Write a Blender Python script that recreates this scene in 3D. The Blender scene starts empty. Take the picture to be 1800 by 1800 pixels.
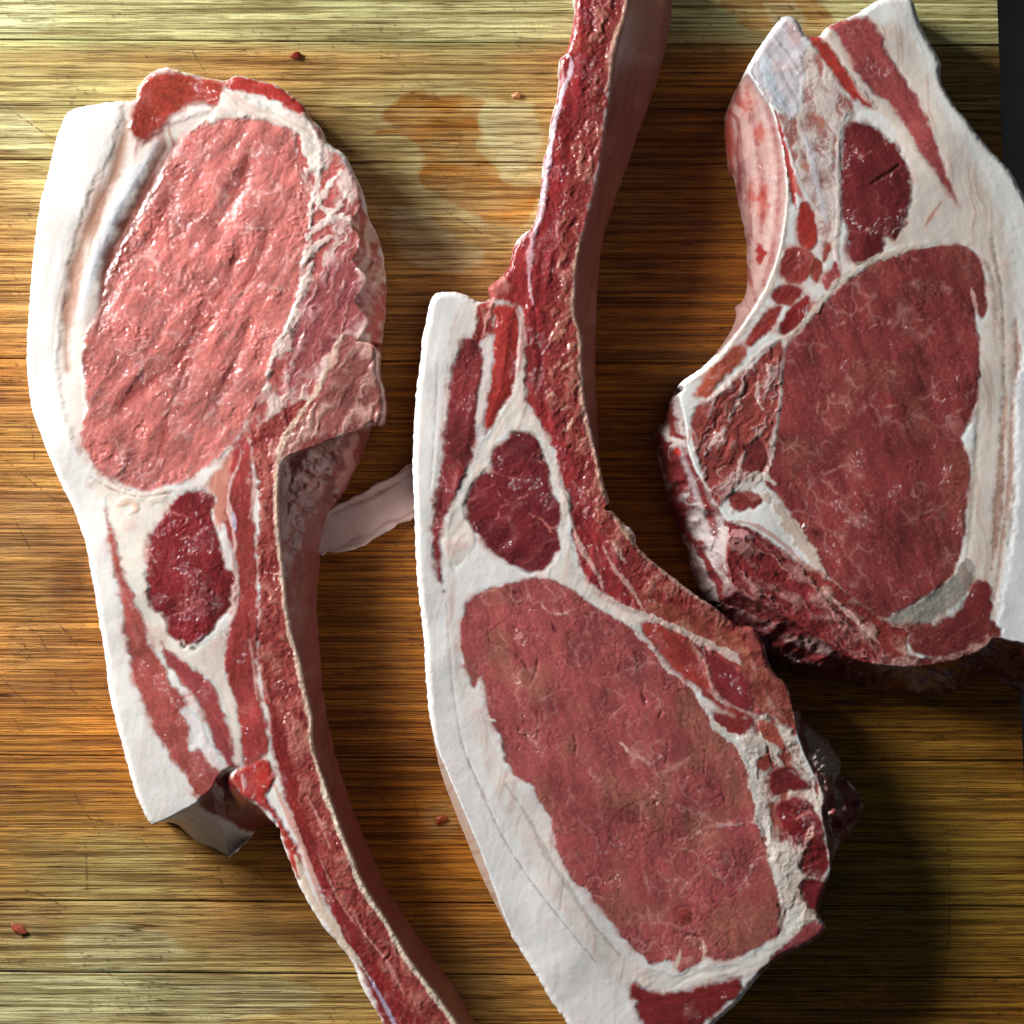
import bpy, math, random
import numpy as np

# ------------------------------------------------------------------ units
K = 0.00017            # metres per photo pixel on the board plane
H = 0.90               # camera height over the board
ST = 1.8               # grid step of the meat surface in photo pixels
rng = np.random.RandomState(7)

scene = bpy.context.scene
# ------------------------------------------------------------------ camera
cam_d = bpy.data.cameras.new("camera")
cam = bpy.data.objects.new("camera", cam_d)
scene.collection.objects.link(cam)
cam.location = (0, 0, H)
cam.rotation_euler = (0, 0, 0)
cam_d.sensor_width = 36
cam_d.lens = 36 * H / (1800 * K)
cam_d.clip_start = 0.01
cam_d.clip_end = 20
scene.camera = cam

# ------------------------------------------------------------------ light
world = bpy.data.worlds.new("World")
scene.world = world
world.use_nodes = True
bg = world.node_tree.nodes["Background"]
bg.inputs[0].default_value = (0.86, 0.90, 1.0, 1)
bg.inputs[1].default_value = 0.05

LA = bpy.data.lights.new("window_light", 'AREA')
LA.shape = 'RECTANGLE'
LA.size = 0.34
LA.size_y = 0.26
LA.energy = 15.4
LA.color = (1.0, 1.0, 0.99)
lo = bpy.data.objects.new("window_light", LA)
scene.collection.objects.link(lo)
lo.location = (-0.67, 0.43, 0.39)
from mathutils import Vector
lo.rotation_euler = (Vector((-0.02, -0.02, 0)) - Vector(lo.location)).to_track_quat('-Z', 'Y').to_euler()

scene.view_settings.view_transform = 'Standard'
scene.view_settings.look = 'None'
scene.view_settings.exposure = 0
scene.view_settings.gamma = 1

# ------------------------------------------------------------------ helpers
def lin(c):
    c = np.asarray(c, dtype=np.float32) / 255.0
    return np.where(c <= 0.04045, c / 12.92, ((c + 0.055) / 1.055) ** 2.4).astype(np.float32)

def ss(a, b, x):
    t = np.clip((x - a) / (b - a), 0, 1)
    return t * t * (3 - 2 * t)

_lat = np.random.RandomState(11).rand(256, 256).astype(np.float32) * 2 - 1
_jx = np.random.RandomState(12).rand(256, 256).astype(np.float32)
_jy = np.random.RandomState(13).rand(256, 256).astype(np.float32)

def vn(x, y, seed=0):
    x = x + seed * 17.37; y = y + seed * 5.91 + 100
    xi = np.floor(x).astype(np.int32); yi = np.floor(y).astype(np.int32)
    fx = x - xi; fy = y - yi
    fx = fx * fx * (3 - 2 * fx); fy = fy * fy * (3 - 2 * fy)
    x0 = xi & 255; x1 = (xi + 1) & 255; y0 = yi & 255; y1 = (yi + 1) & 255
    a = _lat[y0, x0]; b = _lat[y0, x1]; c = _lat[y1, x0]; d = _lat[y1, x1]
    return (a + (b - a) * fx) * (1 - fy) + (c + (d - c) * fx) * fy

def fbm(x, y, seed=0, o=3, g=0.5):
    r = 0; a = 1; t = 0
    for i in range(o):
        r = r + a * vn(x * 2 ** i, y * 2 ** i, seed + i * 3.7)
        t += a; a *= g
    return r / t * 1.5

def worley(x, y, seed=0):
    x = x + seed * 13.3 + 50; y = y + seed * 7.7 + 50
    xi = np.floor(x).astype(np.int32); yi = np.floor(y).astype(np.int32)
    f1 = np.full(x.shape, 9.0, np.float32); f2 = f1.copy()
    for dy in (-1, 0, 1):
        for dx in (-1, 0, 1):
            cx = xi + dx; cy = yi + dy
            px = cx + _jx[cy & 255, cx & 255]; py = cy + _jy[cy & 255, cx & 255]
            d = np.sqrt((px - x) ** 2 + (py - y) ** 2)
            n = d < f1
            f2 = np.where(n, f1, np.minimum(f2, d))
            f1 = np.where(n, d, f1)
    return f1, f2

def smooth_poly(p, closed=True, n=4):
    p = np.asarray(p, float); N = len(p); out = []
    rngi = range(N) if closed else range(N - 1)
    for i in rngi:
        if closed:
            a, b, c, d = p[(i - 1) % N], p[i], p[(i + 1) % N], p[(i + 2) % N]
        else:
            a, b, c, d = p[max(i - 1, 0)], p[i], p[i + 1], p[min(i + 2, N - 1)]
        for t in np.arange(n) / n:
            out.append(0.5 * ((2 * b) + (-a + c) * t + (2 * a - 5 * b + 4 * c - d) * t * t + (-a + 3 * b - 3 * c + d) * t ** 3))
    if not closed: out.append(p[-1])
    return np.array(out)

def dist_line(xs, ys, pts, D):
    """distance to an open polyline and the parameter along it, clipped at D"""
    d = np.full((len(ys), len(xs)), D, np.float32)
    tt = np.zeros_like(d)
    L = np.concatenate([[0], np.cumsum(np.hypot(*(pts[1:] - pts[:-1]).T))])
    for i in range(len(pts) - 1):
        (x0, y0), (x1, y1) = pts[i], pts[i + 1]
        a = np.searchsorted(xs, min(x0, x1) - D); b = np.searchsorted(xs, max(x0, x1) + D)
        c = np.searchsorted(ys, min(y0, y1) - D); e = np.searchsorted(ys, max(y0, y1) + D)
        if b <= a or e <= c: continue
        X = xs[None, a:b]; Y = ys[c:e, None]
        vx, vy = x1 - x0, y1 - y0; l2 = vx * vx + vy * vy + 1e-9
        t = np.clip(((X - x0) * vx + (Y - y0) * vy) / l2, 0, 1)
        q = np.hypot(X - x0 - t * vx, Y - y0 - t * vy).astype(np.float32)
        s = d[c:e, a:b]; m = q < s
        s[m] = q[m]
        tt[c:e, a:b][m] = ((L[i] + t * math.sqrt(l2)) / max(L[-1], 1e-6))[m]
    return d, tt

def inside(xs, ys, poly):
    m = np.zeros((len(ys), len(xs)), bool)
    P = len(poly)
    for i in range(P):
        (x0, y0), (x1, y1) = poly[i], poly[(i + 1) % P]
        if y0 == y1: continue
        lo_, hi = min(y0, y1), max(y0, y1)
        c = np.searchsorted(ys, lo_, 'left'); e = np.searchsorted(ys, hi, 'left')
        if e <= c: continue
        Y = ys[c:e]
        xc = x0 + (Y - y0) / (y1 - y0) * (x1 - x0)
        m[c:e] ^= xs[None, :] > xc[:, None]
    return m

def sdf(xs, ys, poly, D=60):
    cl = np.vstack([poly, poly[:1]])
    d, _ = dist_line(xs, ys, cl, D)
    return np.where(inside(xs, ys, poly), d, -d)     # positive inside

def link(o, parent=None):
    scene.collection.objects.link(o)
    if parent: o.parent = parent
    return o

def empty(name, label, cat, loc=(0, 0, 0), group=None):
    o = bpy.data.objects.new(name, None)
    o.empty_display_size = 0.02
    o.location = loc
    o['label'] = label; o['category'] = cat
    if group: o['group'] = group
    return link(o)

# ------------------------------------------------------------------ materials
def nodes(name):
    m = bpy.data.materials.new(name); m.use_nodes = True
    nt = m.node_tree; return m, nt, nt.nodes, nt.links, nt.nodes["Principled BSDF"]

def math_node(N, L, op, a, b):
    n = N.new("ShaderNodeMath"); n.operation = op
    for i, v in enumerate((a, b)):
        if isinstance(v, (int, float)): n.inputs[i].default_value = v
        else: L.new(v, n.inputs[i])
    return n.outputs[0]

def meat_material():
    m, nt, N, L, P = nodes("raw_meat")
    col = N.new("ShaderNodeAttribute"); col.attribute_name = "Col"
    wet = N.new("ShaderNodeAttribute"); wet.attribute_name = "Wet"
    tc = N.new("ShaderNodeTexCoord")
    n1 = N.new("ShaderNodeTexNoise"); n1.inputs["Scale"].default_value = 2300; n1.inputs["Detail"].default_value = 3
    n2 = N.new("ShaderNodeTexNoise"); n2.inputs["Scale"].default_value = 900; n2.inputs["Detail"].default_value = 4
    for n in (n1, n2): L.new(tc.outputs["Object"], n.inputs["Vector"])
    r = N.new("ShaderNodeMapRange"); r.inputs[1].default_value = 0.3; r.inputs[2].default_value = 0.7
    r.inputs[3].default_value = 0.95; r.inputs[4].default_value = 1.05
    L.new(n1.outputs["Fac"], r.inputs[0])
    mx = N.new("ShaderNodeVectorMath"); mx.operation = 'SCALE'
    L.new(col.outputs["Color"], mx.inputs[0]); L.new(r.outputs[0], mx.inputs[3])
    L.new(mx.outputs[0], P.inputs["Base Color"])
    # dry fat is satin, wet muscle glossy
    rr = N.new("ShaderNodeMapRange"); rr.inputs[3].default_value = 0.5; rr.inputs[4].default_value = 0.30
    L.new(wet.outputs["Fac"], rr.inputs[0]); L.new(rr.outputs[0], P.inputs["Roughness"])
    P.inputs["IOR"].default_value = 1.42
    P.inputs["Subsurface Weight"].default_value = 0.65
    P.inputs["Subsurface Radius"].default_value = (1.0, 0.6, 0.5)
    P.inputs["Subsurface Scale"].default_value = 0.0007
    b = N.new("ShaderNodeBump"); b.inputs["Distance"].default_value = 0.00022
    L.new(n2.outputs["Fac"], b.inputs["Height"])
    s = N.new("ShaderNodeMapRange"); s.inputs[3].default_value = 0.08; s.inputs[4].default_value = 0.75
    L.new(wet.outputs["Fac"], s.inputs[0]); L.new(s.outputs[0], b.inputs["Strength"])
    L.new(b.outputs[0], P.inputs["Normal"])
    # a film of juice: sharp broken glints on the wet flesh
    n3 = N.new("ShaderNodeTexNoise"); n3.inputs["Scale"].default_value = 620; n3.inputs["Detail"].default_value = 4
    n4 = N.new("ShaderNodeTexNoise"); n4.inputs["Scale"].default_value = 130; n4.inputs["Detail"].default_value = 2
    for n in (n3, n4): L.new(tc.outputs["Object"], n.inputs["Vector"])
    b2 = N.new("ShaderNodeBump"); b2.inputs["Distance"].default_value = 0.0062
    L.new(n3.outputs["Fac"], b2.inputs["Height"])
    pm = N.new("ShaderNodeMapRange"); pm.inputs[1].default_value = 0.48; pm.inputs[2].default_value = 0.66
    pm.inputs[3].default_value = 0.12; pm.inputs[4].default_value = 1.0
    L.new(n4.outputs["Fac"], pm.inputs[0])
    L.new(math_node(N, L, 'MULTIPLY', pm.outputs[0], math_node(N, L, 'POWER', wet.outputs["Fac"], 3.5)), b2.inputs["Strength"])
    L.new(b2.outputs[0], P.inputs["Coat Normal"])
    L.new(math_node(N, L, 'MULTIPLY', wet.outputs["Fac"], 0.95), P.inputs["Coat Weight"])
    P.inputs["Coat Roughness"].default_value = 0.09; P.inputs["Coat IOR"].default_value = 1.5
    return m

def bamboo_material():
    m, nt, N, L, P = nodes("bamboo")
    col = N.new("ShaderNodeAttribute"); col.attribute_name = "Col"
    wet = N.new("ShaderNodeAttribute"); wet.attribute_name = "Wet"
    tc = N.new("ShaderNodeTexCoord")
    oi = N.new("ShaderNodeObjectInfo")
    off = N.new("ShaderNodeCombineXYZ"); L.new(math_node(N, L, 'MULTIPLY', oi.outputs["Random"], 7.0), off.inputs[0])
    add = N.new("ShaderNodeVectorMath"); add.operation = 'ADD'
    L.new(tc.outputs["Object"], add.inputs[0]); L.new(off.outputs[0], add.inputs[1])
    def grain(sx, sy, det, rough=0.6, dist=0.0):
        mp = N.new("ShaderNodeMapping"); mp.inputs["Scale"].default_value = (sx, sy, 50)
        L.new(add.outputs[0], mp.inputs[0])
        n = N.new("ShaderNodeTexNoise"); n.inputs["Scale"].default_value = 1; n.inputs["Detail"].default_value = det
        n.inputs["Roughness"].default_value = rough; n.inputs["Distortion"].default_value = dist
        L.new(mp.outputs[0], n.inputs["Vector"]); return n.outputs["Fac"]
    def rng_(v, a, b, c, d):
        r = N.new("ShaderNodeMapRange"); r.inputs[1].default_value = a; r.inputs[2].default_value = b
        r.inputs[3].default_value = c; r.inputs[4].default_value = d; L.new(v, r.inputs[0]); return r.outputs[0]
    g1 = grain(11, 1050, 2, 0.7)          # hair-fine fibre lines
    g2 = grain(18, 480, 3)           # coarser streaks
    g3 = grain(9, 130, 2)            # bands
    g4 = grain(90, 2600, 1)          # short pores
    a = rng_(g1, 0.37, 0.56, 0.46, 1.18)
    b = rng_(g2, 0.36, 0.60, 0.66, 1.22)
    c = rng_(g3, 0.3, 0.7, 0.78, 1.2)
    def ridge(v, w, lo_):      # thin crisp dark line where the noise crosses its middle
        k = math_node(N, L, 'ABSOLUTE', math_node(N, L, 'SUBTRACT', v, 0.5), 0.0)
        return rng_(k, 0.0, w, lo_, 1.0)
    h1 = ridge(grain(6, 300, 2, 0.55), 0.010, 0.22)
    h2 = ridge(grain(14, 800, 1), 0.022, 0.6)
    iso = N.new("ShaderNodeTexNoise"); iso.inputs["Scale"].default_value = 2600; iso.inputs["Detail"].default_value = 2
    L.new(tc.outputs["Object"], iso.inputs["Vector"])
    gmask = rng_(grain(60, 60, 2), 0.38, 0.62, 0.0, 1.0)
    isov = rng_(iso.outputs["Fac"], 0.3, 0.7, 0.80, 1.2)
    hh = math_node(N, L, 'MULTIPLY', h1, h2)
    hm = math_node(N, L, 'ADD', math_node(N, L, 'MULTIPLY', hh, gmask), math_node(N, L, 'SUBTRACT', 1.0, gmask))
    c = math_node(N, L, 'MULTIPLY', c, math_node(N, L, 'MULTIPLY', hm, isov))
    d = rng_(g4, 0.56, 0.68, 1.0, 0.45)
    f = math_node(N, L, 'MULTIPLY', math_node(N, L, 'MULTIPLY', a, b), math_node(N, L, 'MULTIPLY', c, d))
    mx = N.new("ShaderNodeVectorMath"); mx.operation = 'SCALE'
    L.new(col.outputs["Color"], mx.inputs[0]); L.new(f, mx.inputs[3])
    # dark fibres are redder
    gm = N.new("ShaderNodeMix"); gm.data_type = 'RGBA'; gm.blend_type = 'MULTIPLY'
    gm.inputs[7].default_value = (1.0, 0.74, 0.42, 1)
    L.new(rng_(f, 0.25, 0.95, 0.9, 0.0), gm.inputs[0]); L.new(mx.outputs[0], gm.inputs[6])
    L.new(gm.outputs[2], P.inputs["Base Color"])
    P.inputs["Specular IOR Level"].default_value = 0.3
    L.new(rng_(wet.outputs["Fac"], 0, 1, 0.6, 0.24), P.inputs["Roughness"])
    bm = N.new("ShaderNodeBump"); bm.inputs["Distance"].default_value = 0.00025; bm.inputs["Strength"].default_value = 0.8
    L.new(f, bm.inputs["Height"]); L.new(bm.outputs[0], P.inputs["Normal"])
    return m

def plain_material(name, rgb, rough=0.6, nscale=60, var=0.15):
    m, nt, N, L, P = nodes(name)
    tc = N.new("ShaderNodeTexCoord")
    n = N.new("ShaderNodeTexNoise"); n.inputs["Scale"].default_value = nscale; n.inputs["Detail"].default_value = 4
    L.new(tc.outputs["Object"], n.inputs["Vector"])
    cr = N.new("ShaderNodeValToRGB")
    c = lin(rgb)
    cr.color_ramp.elements[0].color = (*(c * (1 - var)), 1); cr.color_ramp.elements[1].color = (*(c * (1 + var)), 1)
    cr.color_ramp.elements[0].position = 0.3; cr.color_ramp.elements[1].position = 0.7
    L.new(n.outputs["Fac"], cr.inputs[0]); L.new(cr.outputs[0], P.inputs["Base Color"])
    P.inputs["Roughness"].default_value = rough
    return m

MEAT = meat_material()
BAMBOO = bamboo_material()
COUNTER = plain_material("grey_counter", (140, 144, 142), 0.5, 90, 0.2)

# ------------------------------------------------------------------ mesh from arrays
def grid_mesh(name, co, nrm, quads, col, wet, mat, parent=None):
    me = bpy.data.meshes.new(name)
    me.vertices.add(len(co)); me.vertices.foreach_set("co", co.astype(np.float32).ravel())
    nq = len(quads)
    me.loops.add(nq * 4); me.loops.foreach_set("vertex_index", quads.astype(np.int32).ravel())
    me.polygons.add(nq); me.polygons.foreach_set("loop_start", np.arange(0, nq * 4, 4, dtype=np.int32))
    me.polygons.foreach_set("use_smooth", np.ones(nq, bool))
    me.update(calc_edges=True)
    a = me.attributes.new("Col", 'FLOAT_COLOR', 'POINT')
    a.data.foreach_set("color", np.hstack([np.clip(col, 0, 0.93), np.ones((len(col), 1))]).astype(np.float32).ravel())
    a = me.attributes.new("Wet", 'FLOAT', 'POINT'); a.data.foreach_set("value", wet.astype(np.float32))
    if nrm is not None:
        nn = nrm / np.maximum(np.linalg.norm(nrm, axis=1, keepdims=True), 1e-9)
        me.normals_split_custom_set_from_vertices(nn.tolist())
    me.materials.append(mat)
    o = bpy.data.objects.new(name, me)
    return link(o, parent)

# ------------------------------------------------------------------ tissue textures: give (rgb, dz, wet)
def rot(X, Y, ang):
    a = math.radians(ang)
    return X * math.cos(a) + Y * math.sin(a), -X * math.sin(a) + Y * math.cos(a)

def mixc(c, d, t): return c * (1 - t[..., None]) + np.asarray(d, np.float32) * t[..., None]

def t_muscle(X, Y, base, ang=0, cell=34, vein=0.5, crease=0.4, bump=1.0, fib=0.16, tan=0.0, wet=0.85, seed=0,
             veincol=(214, 150, 142), gl=0.35):
    u, v = rot(X, Y, ang)
    wx = fbm(X / 26, Y / 26, seed + 1, 3) * 9; wy = fbm(X / 26, Y / 26, seed + 2, 3) * 9
    fib_ = fbm((u + wx) / 34, (v + wy) / 4.5, seed + 3, 3)
    mot = fbm(X / 48, Y / 48, seed + 4, 4)
    fine = fbm(X / 5, Y / 5, seed + 5, 2)
    c = lin(base)[None, None] * (1 + fib * fib_ + 0.30 * mot + 0.08 * fine)[..., None]
    c = mixc(c, lin((176, 134, 98)), tan * ss(0.05, 0.7, fbm(X / 70, Y / 70, seed + 6, 3)) * (0.6 + 0.4 * fine))
    f1, f2 = worley((u + wx * 1.3) / cell / 1.25, (v + wy * 1.3) / cell, seed)
    e = f2 - f1
    patch = ss(-0.05, 0.55, fbm(X / 40, Y / 40, seed + 7, 3))
    vm = np.maximum(1 - ss(0.015, 0.09, e), 0.45 * (1 - ss(0.0, 0.26, e))) * patch * vein
    c = mixc(c, lin(veincol), vm * 0.75)
    g1, g2 = worley((X + wx * 1.5) / (cell * 0.62), (Y + wy * 1.5) / (cell * 0.85), seed + 4)
    cm = (1 - ss(0.0, 0.16, g2 - g1)) * ss(0.0, 0.5, fbm(X / 50, Y / 50, seed + 9, 2)) * crease
    c = c * (1 - 0.34 * cm)[..., None]
    # small pale specks
    sp = ss(0.62, 0.85, fbm(X / 3.6, Y / 3.6, seed + 10, 2)) * 0.35 * vein
    c = mixc(c, lin(veincol), sp)
    big = fbm(u / 70, v / 22, seed + 12, 2)
    dz = bump * (0.32 * fib_ + 1.1 * mot + 1.6 * big + gl * fine * (0.35 + 1.3 * ss(0, .7, fbm(X / 34, Y / 34, seed + 13, 2))) - 1.6 * cm + 0.3 * vm)
    w = np.clip(wet + 0.2 * mot, 0, 1)
    lum = c.mean(-1, keepdims=True); c = c * 0.96 + lum * 0.04
    return c, dz, w

def t_fat(X, Y, base=(238, 231, 222), ang=90, streak=0.25, streakcol=(214, 178, 158), wet=0.25, bump=0.6, seed=0, pinks=0.3):
    u, v = rot(X, Y, ang)
    wv = fbm(X / 60, Y / 60, seed + 1, 2) * 10
    s = fbm(u / 160, (v + wv) / 7, seed + 2, 3)
    mot = fbm(X / 38, Y / 38, seed + 3, 3)
    fine = fbm(X / 4.5, Y / 4.5, seed + 4, 2)
    base = np.array(base) * .6 + np.array((238, 235, 233)) * .4 if min(base) > 185 else base
    c = lin(base)[None, None] * (1 + 0.04 * mot + 0.01 * fine)[..., None]
    c = mixc(c, lin(streakcol), streak * ss(0.15, 0.8, s))
    c = mixc(c, lin((226, 178, 165)), pinks * ss(0.25, 0.9, mot))
    dz = bump * (0.3 * s + 1.6 * mot + 0.1 * fine)
    return c, dz, np.clip(wet + 0.15 * mot + 0 * X, 0, 1)

def t_marrow(X, Y, base=(150, 70, 60), fleck=(206, 150, 128), ang=90, amt=0.6, wet=0.8, bump=1.2, seed=0, size=9, dark=(120, 34, 36)):
    u, v = rot(X, Y, ang)
    wx = fbm(X / 20, Y / 20, seed + 1, 2) * 7
    n = fbm((u + wx) / (size * 2.2), (v + wx) / size, seed + 2, 3)
    f1, f2 = worley((u + wx) / (size * 2.6), (v - wx) / (size * 1.3), seed + 3)
    mot = fbm(X / 40, Y / 40, seed + 4, 3)
    fine = fbm(X / 4, Y / 4, seed + 5, 2)
    c = lin(base)[None, None] * (1 + 0.2 * mot + 0.12 * fine)[..., None]
    c = mixc(c, lin(dark), 0.6 * ss(0.1, 0.7, -n))
    fm = amt * np.maximum(ss(0.0, 0.8, n + .5 * mot) * 0.9, 0.35 * (1 - ss(0.02, 0.25, f2 - f1)) * ss(-0.1, 0.6, mot))
    c = mixc(c, lin(fleck), np.clip(fm, 0, 1))
    dz = bump * (1.2 * n + 0.6 * fine + 0.8 * mot)
    return c, dz, np.clip(wet + 0 * X, 0, 1)

def t_torn(X, Y, fat=(226, 204, 190), red=(150, 48, 46), ang=60, bal=0.0, wet=0.7, bump=2.4, seed=0, size=16):
    u, v = rot(X, Y, ang)
    wx = fbm(X / 24, Y / 24, seed + 1, 3) * 14; wy = fbm(X / 24, Y / 24, seed + 8, 3) * 14
    r = fbm((u + wx) / (size * 4.5), (v + wy * .7) / (size * .9), seed + 2, 3)
    mot = fbm(X / 34, Y / 34, seed + 3, 3)
    fine = fbm(X / 4, Y / 4, seed + 4, 2)
    strand = ss(0.45, 0.75, fbm((u + wx) / 60, (v + wy) / 5, seed + 14, 2))
    t = np.clip(ss(-0.55, 0.95, r * 0.9 + mot * 0.6 + bal * 1.6 + 0.15 * fine) + 0.5 * strand, 0, 1)
    c = lin(red)[None, None] * (1 + 0.25 * mot + 0.12 * fine)[..., None]
    c = mixc(c, (lin(red) + lin(fat)) * 0.42, ss(0.15, 0.55, t)); c = mixc(c, lin(fat), ss(0.5, 0.95, t))
    dz = bump * (0.9 * r + 1.5 * mot + 0.25 * fine + 0.6 * strand)
    return c, dz, np.clip(wet + 0 * X, 0, 1)

TEX = dict(muscle=t_muscle, fat=t_fat, marrow=t_marrow, torn=t_torn)

# ------------------------------------------------------------------ a piece of meat: one height field cut into parts
class Cut:
    def __init__(self, outer, T, base_part, tex, und=5, rnd=12, seed=0, hard=False, **kw):
        self.T = T; self.seed = seed
        po = smooth_poly(outer, True, 3)
        x0, y0 = po.min(0) - 8; x1, y1 = po.max(0) + 8
        self.xs = np.arange(x0, x1, ST); self.ys = np.arange(y0, y1, ST)
        X, Y = np.meshgrid(self.xs.astype(np.float32), self.ys.astype(np.float32))
        self.X, self.Y = X, Y
        s0 = sdf(self.xs, self.ys, po, 60)
        self.out0 = s0
        self.out = s0 + 1.1 * fbm(X / 9, Y / 9, seed + 30, 3)
        self.names = [base_part]; self.id = np.zeros(X.shape, np.int32)
        self.col, self.dz, self.wet = TEX[tex](X, Y, seed=seed, **kw)
        self.base = np.full(X.shape, float(T), np.float32) + und * fbm(X / 150, Y / 150, seed + 31, 2)
        d = np.clip(self.out, 0, rnd)
        self.base += -rnd + np.sqrt(np.maximum(rnd * rnd - (rnd - d) ** 2, 0))
        self.labels = {}
    def win(self, pts, m):
        a = max(np.searchsorted(self.xs, pts[:, 0].min() - m), 0); b = np.searchsorted(self.xs, pts[:, 0].max() + m)
        c = max(np.searchsorted(self.ys, pts[:, 1].min() - m), 0); d = np.searchsorted(self.ys, pts[:, 1].max() + m)
        return slice(c, d), slice(a, b)
    def part(self, name):
        self.names.append(name); return len(self.names) - 1
    def area(self, poly, tex, part=None, soft=4.6, rag=4.2, ragf=11, dz=0, edge=0, dome=0, alpha=1.0, sm=True, label=None, **kw):
        """dz lifts the area, edge sinks a crease along its rim, dome rounds it up"""
        p = smooth_poly(poly, True, 4) if sm else np.array(poly, float)
        sl = self.win(p, 30)
        X, Y = self.X[sl], self.Y[sl]
        if X.size == 0: return
        s = sdf(self.xs[sl[1]], self.ys[sl[0]], p, 40)
        s = s + rag * fbm(X / ragf, Y / ragf, self.seed + len(self.names), 3)
        a = ss(-soft, soft, s) * alpha
        if tex == 'muscle' and part:      # blood tints the fat along the flesh
            t = np.exp(-(np.clip(-s, 0, 99) / 7.0) ** 2) * 0.50 * ss(-.5, .6, fbm(X / 22, Y / 22, self.seed + 70, 2))
            self.col[sl] = mixc(self.col[sl], lin((206, 128, 112)), t)
        kw.setdefault('seed', self.seed + len(self.names) * 1.3)
        if tex:
            c, z, w = TEX[tex](X, Y, **kw)
            self.col[sl] = self.col[sl] * (1 - a[..., None]) + c * a[..., None]
            self.dz[sl] = self.dz[sl] * (1 - a) + z * a
            self.wet[sl] = self.wet[sl] * (1 - a) + w * a
        self.dz[sl] += dz * ss(-4, 8, s) + dome * ss(0, 36, s) - 0.4 * edge * np.exp(-(s / 4.5) ** 2)
        if part:
            i = self.part(part); self.id[sl][s > 0] = i
            if label: self.labels[i] = label
    def line(self, pts, w, rgb, alpha=0.9, dz=0, soft=1.5, rag=1.2, taper=True, wet=None, n=4, part=None, wig=0.0):
        p = smooth_poly(pts, False, n)
        sl = self.win(p, w * 2 + 10)
        X, Y = self.X[sl], self.Y[sl]
        if X.size == 0: return
        d, t = dist_line(self.xs[sl[1]], self.ys[sl[0]], p, w * 2 + 8)
        nz = fbm(X / 7, Y / 7, self.seed + w + pts[0][0] * .01, 3)
        ww = w * 0.5 * (np.sin(np.clip(t, 0.03, 0.97) * math.pi) ** 0.5 if taper else 1.0)
        s = ww * (1 + 0.45 * fbm(X / 28, Y / 28, self.seed + 44, 2)) - d + rag * nz
        a = ss(-soft, soft, s) * alpha * (1 - wig + wig * ss(-0.35, 0.35, fbm(X / 13, Y / 13, self.seed + 3 * w, 2)))
        if rgb is not None:
            self.col[sl] = mixc(self.col[sl], lin(rgb), a)
        if wet is not None: self.wet[sl] = self.wet[sl] * (1 - a) + wet * a
        self.dz[sl] += 0.7 * dz * ss(-soft * 2.5, soft * 2.5, s)
        if part:
            i = self.part(part); self.id[sl][s > 0] = i
    def net(self, lines, w, rgb, **k):
        if w < 6: k.setdefault('wig', .75); k['rag'] = 2.6
        for q in lines: self.line(q, w, rgb, **k)
    def side(self, crest, foot, tex=None, part=None, zf=0, pw=0.8, soft=2, label=None, wob=0, **kw):
        """the flank falling from a crest line to a foot line"""
        cr = smooth_poly(crest, False, 3); ft = smooth_poly(foot, False, 3)
        dd = ft[:, None] - cr[None]; nr_ = np.argmin((dd ** 2).sum(-1), 1)
        dv = ft - cr[nr_]; dv = dv / (np.linalg.norm(dv, axis=1, keepdims=True) + 4.0)
        p0 = np.vstack([cr, ft[::-1]])
        p = np.vstack([cr, (ft + dv * 14)[::-1]])
        sl = self.win(p, 8)
        X, Y = self.X[sl], self.Y[sl]
        xs, ys = self.xs[sl[1]], self.ys[sl[0]]
        s = sdf(xs, ys, p, 60) + 1.0 * fbm(X / 9, Y / 9, self.seed + 60, 3)
        dc, _ = dist_line(xs, ys, cr, 200); df, _ = dist_line(xs, ys, ft, 200)
        f = (df / (df + dc + 1e-3)) ** pw
        f = np.where(inside(xs, ys, p0), f, np.where(df < dc, 0.0, 1.0))
        m = ss(-soft, soft, s)
        kw.setdefault('seed', self.seed + len(self.names) * 1.3)
        m = np.where((~inside(xs, ys, p0)) & (df < dc) & (df < 16), 1.0, m)
        b = self.base[sl]; tgt = zf + (self.T - zf - 5) * f + wob * fbm(X / 22, Y / 22, self.seed + 61, 3) * np.clip(dc / 20, 0, 1)
        self.base[sl] = b * (1 - m) + np.minimum(b, np.maximum(tgt, 1)) * m
        if tex:
            c, z, w = TEX[tex](X, Y, **kw)
            self.col[sl] = self.col[sl] * (1 - m[..., None]) + c * m[..., None]
            self.dz[sl] = self.dz[sl] * (1 - m) + z * m; self.wet[sl] = self.wet[sl] * (1 - m) + w * m
        if part:
            i = self.part(part); self.id[sl][s > 0] = i
            if label: self.labels[i] = label
    def build(self, root, root_px):
        X, Y = self.X, self.Y
        Z = np.maximum(self.base + self.dz * 0.62, 0.6)
        o = self.out
        gy, gx = np.gradient(self.out, ST)
        gl = np.hypot(gx, gy) + 1e-6
        # verts just outside are pulled onto the outline
        mv = (o < 0) & (o > -3.2 * ST)
        px = np.where(mv, X - o * gx / gl ** 2, X); py = np.where(mv, Y - o * gy / gl ** 2, Y)
        zy, zx = np.gradient(Z, ST)
        nrm = np.stack([-zx, zy, np.ones_like(Z)], -1)
        f = (H - self.T * K) / H * K
        rx, ry = (root_px[0] - 900) * f, -(root_px[1] - 900) * f
        root.location = (rx, ry, 0)
        co = np.stack([(px - 900) * f - rx, -(py - 900) * f - ry, Z * K], -1)
        inn = o > 0
        anyin = inn[:-1, :-1] | inn[1:, :-1] | inn[:-1, 1:] | inn[1:, 1:]
        okv = o > -2.6 * ST
        allok = okv[:-1, :-1] & okv[1:, :-1] & okv[:-1, 1:] & okv[1:, 1:]
        F = anyin & allok
        fid = self.id[:-1, :-1]
        ny, nx = X.shape
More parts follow.
